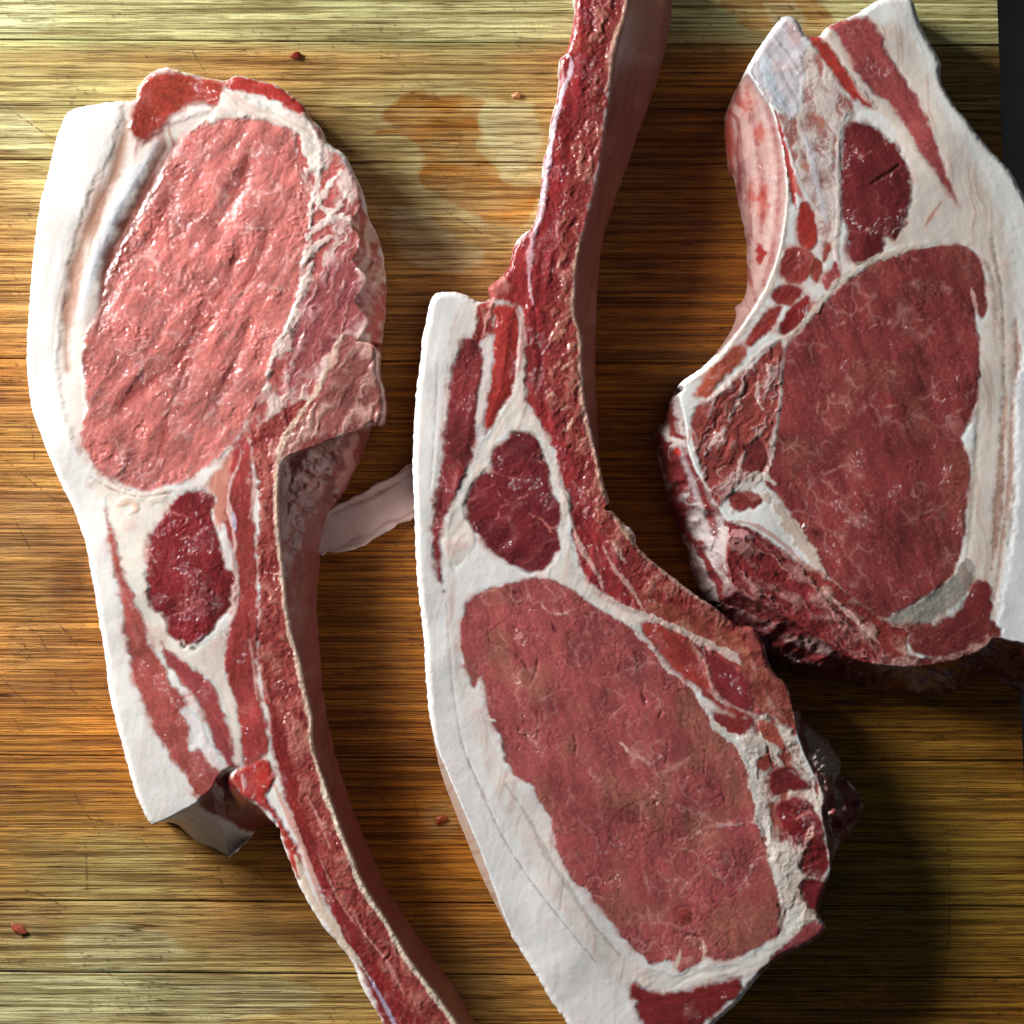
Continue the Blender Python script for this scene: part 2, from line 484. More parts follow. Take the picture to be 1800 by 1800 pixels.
        I = np.arange(ny * nx).reshape(ny, nx)
        merged = {}
        outn = np.stack([-gx / gl, gy / gl, np.zeros_like(Z)], -1)
        for i, nm in enumerate(self.names):
            M = F & (fid == i)
            if M.sum() < 12: continue
            a, b = np.nonzero(M)
            q = np.stack([I[a, b], I[a + 1, b], I[a + 1, b + 1], I[a, b + 1]], 1)
            Mp = np.pad(M, 1)
            e = []
            for dy, dx, (p0, p1) in ((-1, 0, ((0, 1), (0, 0))), (1, 0, ((1, 0), (1, 1))), (0, -1, ((0, 0), (1, 0))), (0, 1, ((1, 1), (0, 1)))):
                nb = Mp[1 + dy:Mp.shape[0] - 1 + dy, 1 + dx:Mp.shape[1] - 1 + dx]
                aa, bb = np.nonzero(M & ~nb)
                e.append(np.stack([I[aa + p0[0], bb + p0[1]], I[aa + p1[0], bb + p1[1]]], 1))
            e = np.vstack(e)
            vs = np.unique(q)
            mp = np.zeros(ny * nx, np.int64); mp[vs] = np.arange(len(vs))
            ev = np.unique(e); em = np.zeros(ny * nx, np.int64); em[ev] = np.arange(len(ev))
            nv = len(vs); ne = len(ev)
            C = co.reshape(-1, 3); Nn = nrm.reshape(-1, 3); On = outn.reshape(-1, 3)
            low = C[ev].copy(); low[:, 2] = 0.0001
            COs = np.vstack([C[vs], C[ev], low]); NR = np.vstack([Nn[vs], On[ev] + [0, 0, .15], On[ev]])
            qs = np.stack([nv + em[e[:, 1]], nv + em[e[:, 0]], nv + ne + em[e[:, 0]], nv + ne + em[e[:, 1]]], 1)
            Q = np.vstack([mp[q], qs])
            CL = self.col.reshape(-1, 3); W = self.wet.ravel()
            ob = grid_mesh(nm, COs, NR, Q, np.vstack([CL[vs], CL[ev], CL[ev]]), np.hstack([W[vs], W[ev], W[ev]]), MEAT, root)
            if i in self.labels: ob['label'] = self.labels[i]

# =================================================================== COUNTER AND BOARD
def box_grid(name, x0, x1, y0, y1, ztop, zbot, step, colfn, mat, parent, joint=(1.0, 1.0), sx=8):
    """a strip of the board: px rectangle with a relief top, its long edges eased into the joint"""
    xs = np.arange(x0, x1 + 0.01, (x1 - x0) / max(1, round((x1 - x0) / sx)))
    ins = 1.0
    inner = np.linspace(y0 + ins, y1 - ins, max(2, round((y1 - y0) / step)))
    ys = np.concatenate([[y0 + joint[0] * .35], inner, [y1 - joint[1] * .35]])
    X, Y = np.meshgrid(xs.astype(np.float32), ys.astype(np.float32))
    X = x0 + (X - x0) * ((x1 + 0.034 * Y - x0) / (x1 - x0))      # the right edge of the board is sawn slightly out of square
    sk = (X - 900) * 0.0062                      # the strips run a touch off level, as in the photograph
    Yp = Y + sk
    col, wet, dz = colfn(X, Yp)
    Z = np.full(X.shape, ztop) + dz * K
    Z[0] -= 0.0009 * joint[0]; Z[-1] -= 0.0009 * joint[1]
    ny, nx = X.shape
    co = np.stack([(X - 900) * K, -(Yp - 900) * K, Z], -1).reshape(-1, 3)
    I = np.arange(ny * nx).reshape(ny, nx)
    q = np.stack([I[:-1, :-1], I[1:, :-1], I[1:, 1:], I[:-1, 1:]], -1).reshape(-1, 4)
    rim = np.concatenate([I[0, :], I[1:, -1], I[-1, -2::-1], I[-2:0:-1, 0]])
    n = len(rim); low = co[rim].copy(); low[:, 2] = zbot
    b = ny * nx; r2 = np.roll(np.arange(n), -1)
    t = co[rim].copy()
    qs = np.stack([b + np.arange(n), b + r2, b + n + r2, b + n + np.arange(n)], 1)
    bot = low[[0, nx - 1, nx - 1 + ny - 1, 2 * nx + ny - 3]]
    c0 = b + 2 * n
    CO = np.vstack([co, t, low, bot]); Q = np.vstack([q, qs, [[c0 + 3, c0 + 2, c0 + 1, c0]]])
    C = col.reshape(-1, 3); W = wet.ravel()
    CC = np.vstack([C, C[rim] * .7, C[rim] * .7, C[rim[:4]]]); WW = np.hstack([W, W[rim], W[rim], W[rim[:4]]])
    return grid_mesh(name, CO, None, Q, CC, WW, mat, parent)

def blob(X, Y, cx, cy, rx, ry, ang=0):
    u, v = rot(X - cx, Y - cy, ang)
    return np.exp(-((u / rx) ** 2 + (v / ry) ** 2))

STAINS = [  # wet amber patches left by the meat
    ([(668, 205), (700, 172), (740, 162), (800, 166), (846, 174), (846, 192), (838, 210), (845, 236), (836, 262), (872, 292),
      (885, 318), (915, 328), (950, 330), (930, 380), (905, 400), (872, 398), (850, 388), (815, 366), (775, 346), (742, 326),
      (735, 308), (742, 290), (738, 262), (700, 236), (664, 238), (660, 226), (690, 222)], 1.0),
    ([(1268, -10), (1300, 40), (1345, 62), (1400, 70), (1470, 50), (1440, 0), (1420, -20)], 0.9),
    ([(20, 1632), (45, 1625), (50, 1640), (32, 1650)], 0.7),
    ([(765, 1436), (782, 1432), (785, 1444), (768, 1450)], 0.7),
]
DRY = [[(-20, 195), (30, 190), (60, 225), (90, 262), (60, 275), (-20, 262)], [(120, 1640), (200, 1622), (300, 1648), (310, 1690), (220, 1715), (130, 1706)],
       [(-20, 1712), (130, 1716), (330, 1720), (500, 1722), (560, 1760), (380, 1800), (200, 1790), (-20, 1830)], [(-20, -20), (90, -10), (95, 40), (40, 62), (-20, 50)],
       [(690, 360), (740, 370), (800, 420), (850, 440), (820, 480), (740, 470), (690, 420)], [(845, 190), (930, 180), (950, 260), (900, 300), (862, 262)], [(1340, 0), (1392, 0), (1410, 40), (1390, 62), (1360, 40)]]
def board_col(X, Y, tone):
    w1 = fbm(X / 90, Y / 90, 3, 3) * 26; w2 = fbm(X / 90, Y / 90, 5, 3) * 20
    XX = X + w1; YY = Y + w2
    amber = lin((182, 112, 28)); pale = lin((188, 182, 124)); dark = lin((104, 58, 16)); olive = lin((146, 124, 48))
    c = amber[None, None] * (1 + 0.16 * fbm(X / 200, Y / 50, 9, 3) + 0.12 * fbm(X / 60, Y / 22, 10, 3))[..., None]
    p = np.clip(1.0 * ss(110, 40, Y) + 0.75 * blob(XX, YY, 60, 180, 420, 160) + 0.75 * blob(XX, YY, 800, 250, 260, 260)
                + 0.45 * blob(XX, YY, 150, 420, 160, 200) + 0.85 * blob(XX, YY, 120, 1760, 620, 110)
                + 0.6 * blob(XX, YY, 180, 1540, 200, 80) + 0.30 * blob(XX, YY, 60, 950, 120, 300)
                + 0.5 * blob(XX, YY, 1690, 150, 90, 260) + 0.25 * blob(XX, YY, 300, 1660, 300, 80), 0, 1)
    c = mixc(c, pale, p)  # pale dry bamboo, with some window sheen put into the colour
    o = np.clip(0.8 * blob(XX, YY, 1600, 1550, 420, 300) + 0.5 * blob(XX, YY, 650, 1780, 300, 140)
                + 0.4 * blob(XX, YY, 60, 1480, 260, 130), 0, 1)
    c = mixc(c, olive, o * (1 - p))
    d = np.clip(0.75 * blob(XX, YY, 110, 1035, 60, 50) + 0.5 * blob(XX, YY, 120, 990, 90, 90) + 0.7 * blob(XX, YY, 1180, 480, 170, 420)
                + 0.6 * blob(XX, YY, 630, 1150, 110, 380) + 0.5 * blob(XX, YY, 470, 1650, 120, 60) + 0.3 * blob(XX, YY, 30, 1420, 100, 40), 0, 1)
    c = mixc(c, dark, d * (1 - .6 * p))  # brown stains, plus the chops' shade painted into the gaps beside them
    wet = 0.35 + 0.3 * d + 0 * X
    for poly, a in STAINS:
        pp = smooth_poly(poly, True, 3)
        xs = X[0]
        s = sdf(xs, Y[:, X.shape[1] // 2], pp, 40) + 4 * fbm(X / 40, Y / 6, 21, 3)
        m = ss(-3, 4, s) * a * (0.85 + 0.3 * fbm(X / 60, Y / 20, 22, 3))
        m = np.clip(m, 0, 1)
        c = mixc(c, lin((164, 104, 28)), m * .9); wet = wet * (1 - m) + 0.75 * m
        # dried pale tide mark around the stain
        c = mixc(c, lin((196, 186, 140)), 0.22 * ss(-38, -6, s) * (1 - m))
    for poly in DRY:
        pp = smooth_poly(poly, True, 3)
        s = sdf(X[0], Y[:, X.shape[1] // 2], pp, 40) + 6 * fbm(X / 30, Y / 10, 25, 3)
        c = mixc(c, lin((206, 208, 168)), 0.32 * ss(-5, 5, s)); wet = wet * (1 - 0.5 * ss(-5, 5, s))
    # flecks and burn-like specks
    sp = ss(0.8, 0.95, fbm(X / 6, Y / 4, 33, 2)) * ss(0.0, 0.6, fbm(X / 80, Y / 80, 34, 2))
    c = mixc(c, lin((90, 50, 25)), sp * .6)
    c = c * tone
    return c, wet, 0.6 * fbm(X / 120, Y / 30, 40, 2)

board = empty("cutting_board", "bamboo cutting board of glued horizontal strips, wet and knife-scarred, under the raw chops", "cutting board",
              (0, 0, 0))
joints = [-230, -110, 0 - 42, 75, 190, 286, 402, 520, 636, 745, 862, 980, 1100, 1215, 1333, 1460, 1588, 1714, 1835, 1955, 2060]
deep = {75: 4.0, 190: 1.3, 286: .8, 636: 1.2, 1333: 1.0, 1588: 1.2, 1714: 1.8}
tr = random.Random(4)
for i in range(len(joints) - 1):
    a, b = joints[i], joints[i + 1]
    tone = 1 + tr.uniform(-0.09, 0.07)
    rgbt = np.array([tone, tone * tr.uniform(.97, 1.03), tone * tr.uniform(.9, 1.1)], np.float32)
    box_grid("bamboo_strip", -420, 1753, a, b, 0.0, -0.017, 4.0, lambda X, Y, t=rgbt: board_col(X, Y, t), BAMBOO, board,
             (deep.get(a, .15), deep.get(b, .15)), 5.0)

# knife marks: narrow cuts across the strips
KM = bpy.data.materials.new("knife_mark_shadowed_fibre"); KM.use_nodes = True
_n = KM.node_tree.nodes; _l = KM.node_tree.links; _p = _n["Principled BSDF"]
_p.inputs["Base Color"].default_value = (*lin((92, 56, 26)), 1); _p.inputs["Roughness"].default_value = 0.8
_t = _n.new("ShaderNodeTexCoord"); _z = _n.new("ShaderNodeTexNoise"); _z.inputs["Scale"].default_value = 900
_m = _n.new("ShaderNodeMapRange"); _m.inputs[1].default_value = 0.42; _m.inputs[2].default_value = 0.6; _m.inputs[4].default_value = 0.75
_l.new(_t.outputs["Object"], _z.inputs["Vector"]); _l.new(_z.outputs["Fac"], _m.inputs[0]); _l.new(_m.outputs[0], _p.inputs["Alpha"])
def ribbon(pts, w, parent):
    p = smooth_poly(pts, False, 5); n = len(p)
    t = np.gradient(p, axis=0); t /= np.linalg.norm(t, axis=1, keepdims=True) + 1e-9
    nr = np.stack([-t[:, 1], t[:, 0]], 1)
    ww = (w * .5 * np.sin(np.linspace(.08, math.pi - .08, n)) ** .4)[:, None]
    a = p + nr * ww; b = p - nr * ww
    v = [((q[0] - 900) * K, -(q[1] - 900) * K, 0.0002) for q in np.vstack([a, b])]
    f = [(i, n + i, n + i + 1, i + 1) for i in range(n - 1)]
    me = bpy.data.meshes.new("knife_mark"); me.from_pydata(v, [], f); me.materials.append(KM)
    return link(bpy.data.objects.new("knife_mark", me), parent)
cuts = [[(8, 185), (50, 215), (102, 250)], [(0, 800), (60, 850), (120, 898)], [(52, 735), (60, 790), (58, 815)], [(20, 905), (45, 950), (52, 965)],
        [(96, 1090), (120, 1115), (142, 1148)], [(35, 1118), (55, 1160)], [(0, 1188), (25, 1215), (52, 1243)], [(20, 1255), (40, 1288)],
        [(65, 1100), (75, 1130), (90, 1150)], [(128, 1390), (150, 1430), (165, 1440), (205, 1450), (262, 1455)], [(243, 1468), (258, 1490)],
        [(383, 1520), (390, 1555), (395, 1560)], [(150, 1480), (153, 1580)], [(0, 1320 + 60), (40, 1382)], [(254, 96), (268, 112)], [(335, 85), (362, 130)],
        [(780, 370), (830, 400), (860, 420)], [(1610, 1480), (1655, 1500)], [(1665, 1440), (1668, 1640), (1650, 1760)], [(1560, 0), (1556, 60)],
        [(730, 1410), (735, 1440)], [(735, 1590), (720, 1640)], [(1180, 1190), (1195, 1260)], [(120, 1205), (135, 1222)], [(560, 210), (600, 245)],
        [(30, 1560), (80, 1575), (120, 1600)], [(620, 1250), (655, 1300)], [(640, 1380), (690, 1420)], [(582, 1120), (600, 1180)]]
for q in cuts: ribbon(q, 2.0, board)

bpy.ops.mesh.primitive_plane_add(size=1, location=(0, 0, -0.0172))
ct = bpy.context.object; ct.name = "countertop"; ct.scale = (3, 3, 1); ct.data.materials.append(COUNTER); ct['kind'] = 'structure'

FATC = (240, 234, 226)
# =================================================================== LEFT CHOP
A_out = [(112, 205), (122, 193), (150, 185), (200, 177), (234, 174), (240, 152), (262, 128), (290, 117), (325, 125), (362, 134), (395, 140), (415, 131),
         (450, 139), (485, 148), (512, 166), (535, 185), (545, 205), (562, 222), (575, 250), (602, 268), (620, 300), (636, 335), (640, 368), (657, 400), (668, 440),
         (674, 500), (671, 560), (666, 600), (665, 650), (676, 700), (672, 745), (650, 748), (638, 778), (622, 815), (600, 858), (572, 905), (556, 960),
         (551, 1010), (547, 1060), (550, 1110), (554, 1160), (560, 1230), (575, 1310), (598, 1395), (618, 1450), (640, 1500), (665, 1560), (702, 1625), (752, 1695),
         (800, 1765), (830, 1815), (860, 1860), (700, 1860), (672, 1800), (650, 1762), (634, 1735), (622, 1700), (600, 1668), (566, 1628), (548, 1600), (530, 1568), (513, 1528),
         (498, 1490), (482, 1450), (470, 1462), (440, 1474), (425, 1490), (400, 1512), (388, 1519), (365, 1508), (335, 1496), (312, 1478), (295, 1462), (268, 1454),
         (250, 1428), (232, 1380), (219, 1330), (205, 1280), (195, 1240), (187, 1200), (182, 1150), (174, 1100), (165, 1040), (156, 990), (150, 960),
         (140, 930), (124, 890), (100, 840), (76, 780), (60, 740), (50, 700), (46, 650), (45, 600), (49, 540), (54, 480), (60, 420), (70, 350), (84, 300), (95, 250)]
A = empty("pork_chop", "leftmost raw pork chop, glistening pink eye at its top and long rib pointing down", "pork chop",
          group="raw pork chops on the board")
a = Cut(A_out, 140, "fat_cap", 'fat', seed=1, base=FATC, ang=97, streak=0.12, pinks=0.12)
# inner half of the fat cap: cream and brown seams beside the eye
a.area([(215, 178), (236, 176), (240, 240), (300, 215), (390, 190), (330, 240), (270, 330), (205, 440), (180, 540), (147, 620), (155, 740), (150, 780),
        (180, 835), (140, 800), (110, 720), (100, 640), (105, 560), (118, 480), (135, 400), (165, 320), (200, 250)], 'fat',
       base=(230, 212, 198), ang=108, streak=.8, streakcol=(196, 150, 134), soft=10, rag=4, seed=4, pinks=.25, dz=-3)
a.line([(222, 215), (205, 290), (180, 345), (155, 400), (135, 460), (122, 530), (116, 600), (118, 650)], 24, (172, 122, 96), alpha=.85, dz=-8, soft=9)
a.line([(185, 270), (160, 330), (138, 400), (118, 470), (100, 540), (92, 620)], 5, (205, 180, 160), alpha=.6, dz=-2, soft=4)
a.line([(275, 250), (235, 320), (205, 370), (180, 430), (155, 490), (140, 560)], 20, (222, 224, 230), alpha=.8, dz=6, soft=8)
a.line([(290, 262), (262, 310), (238, 360), (215, 410), (192, 455), (182, 520), (170, 560)], 22, (140, 82, 66), alpha=.85, dz=-8, soft=8)
LA_ = [(330, 232), (312, 255), (295, 285), (272, 330), (250, 372), (228, 410), (206, 442), (186, 490), (180, 540), (160, 572), (147, 612), (143, 640),
       (150, 672), (154, 720), (145, 745), (144, 770), (156, 802), (180, 835), (215, 850), (250, 861), (292, 856), (330, 842), (362, 822), (390, 800), (412, 775), (430, 745),
       (446, 715), (462, 688), (478, 650), (492, 600), (508, 556), (526, 500), (532, 450), (546, 400), (548, 350), (528, 310), (522, 270), (512, 232), (480, 212),
       (440, 207), (400, 205), (365, 214)]
# torn tissue right of the eye
a.area([(500, 170), (540, 190), (575, 250), (620, 300), (645, 380), (670, 450), (676, 560), (670, 680), (674, 745), (600, 760), (520, 745), (440, 770), (430, 740),
        (480, 640), (520, 500), (540, 400), (520, 300), (505, 230)], 'torn', "torn_edge_meat", soft=5, rag=5, fat=(232, 205, 196), red=(198, 104, 98), ang=105, bal=0.2, seed=9, bump=1.9)
a.area([(545, 500), (600, 440), (630, 480), (640, 560), (600, 600), (540, 660), (500, 700), (510, 620)], 'torn', None, soft=10, rag=8, fat=(220, 166, 162), red=(172, 92, 92),
       ang=110, bal=0, seed=12, bump=1.8, size=10)
a.area([(600, 590), (640, 600), (668, 640), (674, 745), (600, 765), (530, 800), (490, 800), (520, 740), (570, 690), (600, 640)], 'torn', None, soft=6, rag=5, fat=(190, 140, 128), red=(128, 62, 60),
       ang=120, bal=-.05, seed=15, bump=3, size=12)
a.area(LA_, 'muscle', "loin_eye", base=(204, 118, 110), ang=-58, cell=46, vein=.75, crease=.12, bump=1.5, fib=.22, wet=1.0, soft=5, rag=4, edge=.5, seed=21,
       veincol=(232, 182, 176), dz=-1, gl=0.62)
a.line([(306, 252), (280, 296), (254, 346), (228, 396), (204, 446), (190, 500), (180, 545), (172, 580)], 26, (124, 58, 46), alpha=.85, dz=-9, soft=10)
# folds of the eye running down to the left
for q, w in (([(420, 420), (400, 500), (350, 560), (330, 620), (280, 660), (230, 700), (175, 745)], 20), ([(440, 260), (420, 330), (380, 400)], 14),
             ([(470, 410), (450, 470), (400, 560)], 10), ([(320, 300), (290, 370), (250, 440)], 10), ([(330, 640), (300, 720), (280, 800)], 9),
             ([(440, 560), (420, 620), (380, 700)], 8)):
    a.line(q, w * 1.3, (150, 56, 46), alpha=.6, dz=-10, soft=9)
a.net([[(215, 470), (260, 450), (280, 480), (275, 510)], [(380, 390), (430, 400), (470, 400), (480, 380)], [(330, 640), (310, 700), (285, 730)], [(190, 530), (240, 505), (300, 520)],
       [(400, 690), (340, 760)], [(360, 540), (420, 520), (470, 470)]], 5, (236, 190, 184), alpha=.6)
# flap on the top end
a.area([(232, 200), (240, 160), (262, 130), (300, 124), (340, 132), (392, 146), (390, 188), (340, 180), (305, 205), (268, 240), (246, 250), (230, 232)], 'muscle', "muscle_flap",
       base=(168, 62, 46), ang=20, cell=60, vein=.25, crease=0, bump=1.2, soft=9, rag=4, edge=1)
a.area([(398, 150), (420, 134), (460, 142), (505, 160), (535, 190), (525, 196), (490, 180), (450, 165), (410, 160)], 'muscle', "muscle_flap", base=(176, 52, 44), soft=3, cell=50, vein=.3, crease=.1)
a.area([(390, 165), (415, 160), (450, 175), (480, 195), (520, 200), (545, 215), (555, 260), (570, 290), (560, 310), (540, 280), (525, 240), (500, 225), (450, 208), (400, 206), (370, 215), (378, 190)],
       'fat', "fat_seam", base=(230, 212, 196), ang=30, streak=.4, soft=4, rag=5, bump=1.6, dz=2)
a.net([[(545, 215), (562, 260), (560, 310), (550, 350), (545, 400)], [(600, 300), (570, 340), (560, 360), (590, 372), (610, 340)], [(540, 420), (560, 400), (600, 380), (630, 400)],
       [(530, 470), (560, 430), (590, 410)], [(500, 590), (530, 510), (550, 460)], [(470, 660), (490, 600), (515, 560)]], 11, (240, 222, 212), alpha=.85, dz=3, rag=4)
a.net([[(255, 132), (240, 170)], [(290, 118), (330, 126), (390, 142)], [(505, 158), (540, 186)]], 8, (230, 205, 165), alpha=.9, dz=2, rag=2)
# junction, seams of the lower half
a.area([(190, 868), (230, 878), (270, 872), (305, 862), (300, 885), (280, 915), (264, 950), (258, 1000), (262, 1040), (285, 1082), (300, 1110), (345, 1135), (395, 1110),
        (392, 1150), (388, 1175), (350, 1180), (300, 1165), (270, 1140), (250, 1095), (228, 1040), (212, 1000), (200, 950), (186, 905)], 'fat', "fat_seam", base=(238, 226, 208),
       ang=70, streak=.15, soft=4, rag=3, dz=-1)
a.area([(150, 850), (190, 848), (250, 868), (300, 862), (290, 880), (240, 886), (190, 880)], 'fat', None, base=(228, 208, 188), ang=20, streak=.5, soft=6, bump=1.5)
a.net([[(160, 840), (200, 862), (250, 874), (300, 866)], [(170, 820), (210, 855), (240, 866)]], 3, (176, 140, 118), alpha=.7, dz=-2)
a.line([(205, 888), (225, 880), (240, 892), (225, 905)], 12, (236, 200, 176), alpha=.8, dz=3)
a.area([(330, 864), (362, 860), (378, 878), (374, 910), (386, 942), (392, 980), (400, 1000), (412, 1012), (408, 1042), (400, 1072), (380, 1100), (360, 1122), (345, 1132), (320, 1128),
        (298, 1116), (296, 1094), (285, 1082), (266, 1062), (259, 1022), (258, 990), (266, 942), (285, 912), (302, 882), (314, 870)], 'muscle', "cap_muscle", base=(138, 40, 44), ang=75, cell=40,
       vein=.35, crease=.4, bump=1.4, wet=1, edge=3, dome=3, seed=33, gl=.7)
a.net([[(298, 1082), (320, 1078), (345, 1062), (360, 1050)], [(290, 1050), (330, 1046)], [(300, 900), (330, 910)], [(340, 1040), (350, 1000)]], 3.5, (196, 110, 104), alpha=.8)
a.line([(318, 1122), (322, 1138), (330, 1130)], 7, (70, 40, 38), alpha=.8, dz=-6)
a.line([(335, 1140), (345, 1142)], 9, (150, 130, 122), alpha=.8, dz=-3)
a.area([(410, 778), (432, 768), (442, 820), (446, 900), (450, 1000), (454, 1100), (450, 1200), (470, 1280), (462, 1335), (430, 1345), (421, 1300), (412, 1230), (395, 1180), (396, 1132),
        (410, 1080), (418, 1020), (406, 960), (388, 910), (380, 872), (392, 825)], 'muscle', "rib_muscle", base=(170, 66, 62), ang=86, cell=36, vein=.35, crease=.3, edge=1.5, seed=41)
a.area([(365, 850), (392, 815), (405, 800), (402, 850), (398, 900), (386, 930), (376, 900), (380, 875)], 'fat', None, base=(206, 134, 116), streak=.4, soft=6)
a.line([(424, 790), (420, 815), (405, 850), (402, 890), (410, 930), (414, 960), (410, 985), (418, 1030), (415, 1070), (402, 1100)], 8, (226, 186, 180), alpha=.95, dz=1.5)
a.line([(409, 900), (414, 935)], 9, (206, 200, 222), alpha=.8)
a.line([(455, 790), (448, 840), (445, 880), (438, 910)], 8, (214, 168, 158), alpha=.8)
a.line([(438, 1125), (444, 1160), (448, 1200), (452, 1230)], 7, (214, 160, 152), alpha=.8)
MA = [(440, 768), (470, 740), (510, 712), (560, 700), (520, 752), (497, 790), (492, 830), (490, 880), (494, 950), (499, 1010), (504, 1060), (512, 1110), (527, 1160), (537, 1210), (542, 1245), (550, 1265), (552, 1310),
      (571, 1370), (592, 1432), (614, 1490), (642, 1558), (682, 1620), (722, 1690), (768, 1750), (802, 1800), (850, 1862), (720, 1862), (700, 1800), (672, 1760), (640, 1705), (600, 1640), (566, 1560), (536, 1480),
      (512, 1410), (492, 1345), (478, 1280), (460, 1200), (452, 1130), (456, 1050), (450, 980), (456, 900), (450, 830)]
a.area(MA, 'marrow', "rib_bone", base=(160, 72, 66), fleck=(206, 146, 130), ang=76, amt=.5, size=11, edge=1, seed=50, soft=4, bump=1.8)
a.area([(478, 1240), (500, 1290), (520, 1380), (548, 1470), (590, 1570), (640, 1660), (700, 1745), (760, 1830), (690, 1830), (650, 1740), (600, 1640), (560, 1560), (520, 1460), (495, 1380), (478, 1320)],
       'muscle', None, base=(150, 44, 42), ang=63, cell=30, vein=.5, crease=.4, soft=6, rag=4, seed=52, bump=1.6)
# left edge flesh of the bare rib
a.area([(404, 1370), (416, 1352), (440, 1342), (465, 1335), (482, 1372), (470, 1400), (490, 1440), (515, 1480), (530, 1510), (525, 1545), (508, 1510), (492, 1460), (470, 1424), (440, 1408), (420, 1392)],
       'muscle', "rib_muscle", base=(184, 52, 44), ang=60, cell=40, vein=.3, crease=.2, edge=2, dz=3, wet=1)
a.line([(482, 1380), (500, 1420), (520, 1460), (540, 1510), (556, 1560), (568, 1600)], 10, (222, 172, 158), alpha=.9, dz=1)
a.line([(520, 1505), (545, 1575), (580, 1620), (600, 1655), (630, 1690), (650, 1720)], 15, (228, 206, 186), alpha=.95, dz=1)
a.line([(650, 1720), (668, 1752), (690, 1795), (715, 1850)], 9, (206, 196, 222), alpha=.8)
a.line([(425, 1362), (430, 1380), (428, 1392)], 9, (226, 170, 160), alpha=.9, dz=2)
a.line([(408, 1366), (412, 1380), (418, 1388)], 9, (222, 130, 110), alpha=.8, dz=2)
for q in ([(560, 1500), (580, 1550), (600, 1590), (625, 1625)], [(620, 1600), (640, 1640), (680, 1690), (712, 1750)], [(540, 1400), (560, 1440), (580, 1490)]):
    a.line(q, 4, (214, 150, 140), alpha=.8)
# cut edge of the rib, a pale cortex line
a.line([(600, 592), (580, 640), (555, 690), (515, 745), (492, 795), (487, 840), (486, 900), (490, 950), (496, 1010), (500, 1060), (508, 1112), (522, 1160), (533, 1212), (540, 1245), (546, 1262), (547, 1310),
        (566, 1372), (586, 1432), (609, 1490), (637, 1560), (677, 1622), (717, 1690), (762, 1750), (800, 1802)], 9, (226, 196, 174), alpha=.9, dz=1.5, taper=False, rag=2)
a.line([(567, 1372), (587, 1432), (612, 1492), (640, 1560), (680, 1624), (722, 1694), (768, 1754), (806, 1808)], 12, (232, 212, 190), alpha=.9, taper=False, rag=2)
# muscle strips between the rib and the fat cap
a.area([(184, 898), (196, 930), (206, 968), (216, 1000), (232, 1040), (250, 1088), (262, 1130), (282, 1160), (300, 1200), (320, 1224), (330, 1238), (318, 1252), (336, 1275), (332, 1300), (336, 1320), (354, 1312),
        (370, 1335), (388, 1352), (378, 1380), (368, 1405), (352, 1410), (338, 1388), (322, 1358), (300, 1330), (280, 1300), (262, 1262), (246, 1222), (234, 1190), (226, 1140), (216, 1080), (206, 1020), (194, 960)],
       'muscle', "muscle_strip", base=(180, 88, 80), ang=68, cell=30, vein=.5, crease=.25, edge=1, seed=61)
a.area([(320, 1242), (345, 1258), (364, 1296), (380, 1326), (398, 1346), (388, 1353), (366, 1342), (350, 1312), (336, 1318), (333, 1290)], 'fat', "fat_seam", base=(232, 222, 222), bump=1)
a.area([(282, 1130), (302, 1150), (332, 1170), (360, 1190), (380, 1220), (395, 1260), (410, 1300), (418, 1345), (400, 1349), (380, 1312), (365, 1272), (345, 1232), (320, 1200), (305, 1182), (290, 1160)],
       'muscle', "muscle_strip", base=(166, 72, 72), ang=62, cell=34, vein=.15, crease=.3, edge=1, seed=64)
a.area([(386, 1112), (397, 1132), (391, 1170), (404, 1208), (414, 1250), (422, 1300), (425, 1342), (413, 1336), (407, 1290), (394, 1240), (378, 1202), (350, 1178), (322, 1160), (332, 1150), (362, 1134)],
       'fat', "fat_seam", base=(234, 214, 198), ang=70, streak=.2)
a.line([(345, 1402), (352, 1400)], 10, (220, 190, 180), alpha=.7, dz=2)
# flanks
a.side([(690, 742), (650, 752), (600, 766), (540, 790), (500, 808), (492, 840), (490, 900), (493, 950), (499, 1010), (504, 1062), (512, 1112), (526, 1160), (537, 1212), (544, 1245), (549, 1262), (551, 1310),
        (570, 1372), (591, 1432), (615, 1492), (643, 1560), (684, 1624), (726, 1694), (772, 1754), (812, 1810), (850, 1865)],
       [(690, 746), (672, 750), (655, 756), (640, 780), (624, 817), (602, 860), (574, 907), (558, 960), (552, 1010), (549, 1060), (552, 1110), (556, 1160), (562, 1230), (577, 1310), (600, 1395), (620, 1450), (642, 1500), (667, 1560),
        (704, 1625), (754, 1695), (802, 1765), (832, 1815), (870, 1865)], 'fat', "side_membrane", base=(140, 72, 66), ang=95, streak=.5, streakcol=(100, 42, 40), wet=.6, bump=1.0, pinks=.1, wob=8, pw=.75)
a.area([(505, 790), (560, 770), (640, 760), (632, 800), (606, 850), (560, 870), (510, 850)], 'torn', None, soft=14, rag=8, fat=(200, 140, 130), red=(146, 66, 60), ang=115, bal=-.05, seed=16, bump=1.6, size=12)
a.area([(600, 600), (640, 600), (668, 640), (678, 745), (640, 752), (600, 762), (550, 770), (520, 790), (505, 780), (560, 700)], 'torn', None, soft=8, rag=6, fat=(204, 156, 144), red=(158, 92, 86), ang=120, bal=.0, seed=15, bump=1.8, size=12)
a.side([(640, 365), (618, 392), (638, 425), (622, 458), (648, 492), (626, 530), (650, 565), (628, 600)], [(645, 365), (662, 400), (672, 440), (679, 500), (676, 560), (672, 600)], None, pw=.6, wob=14)
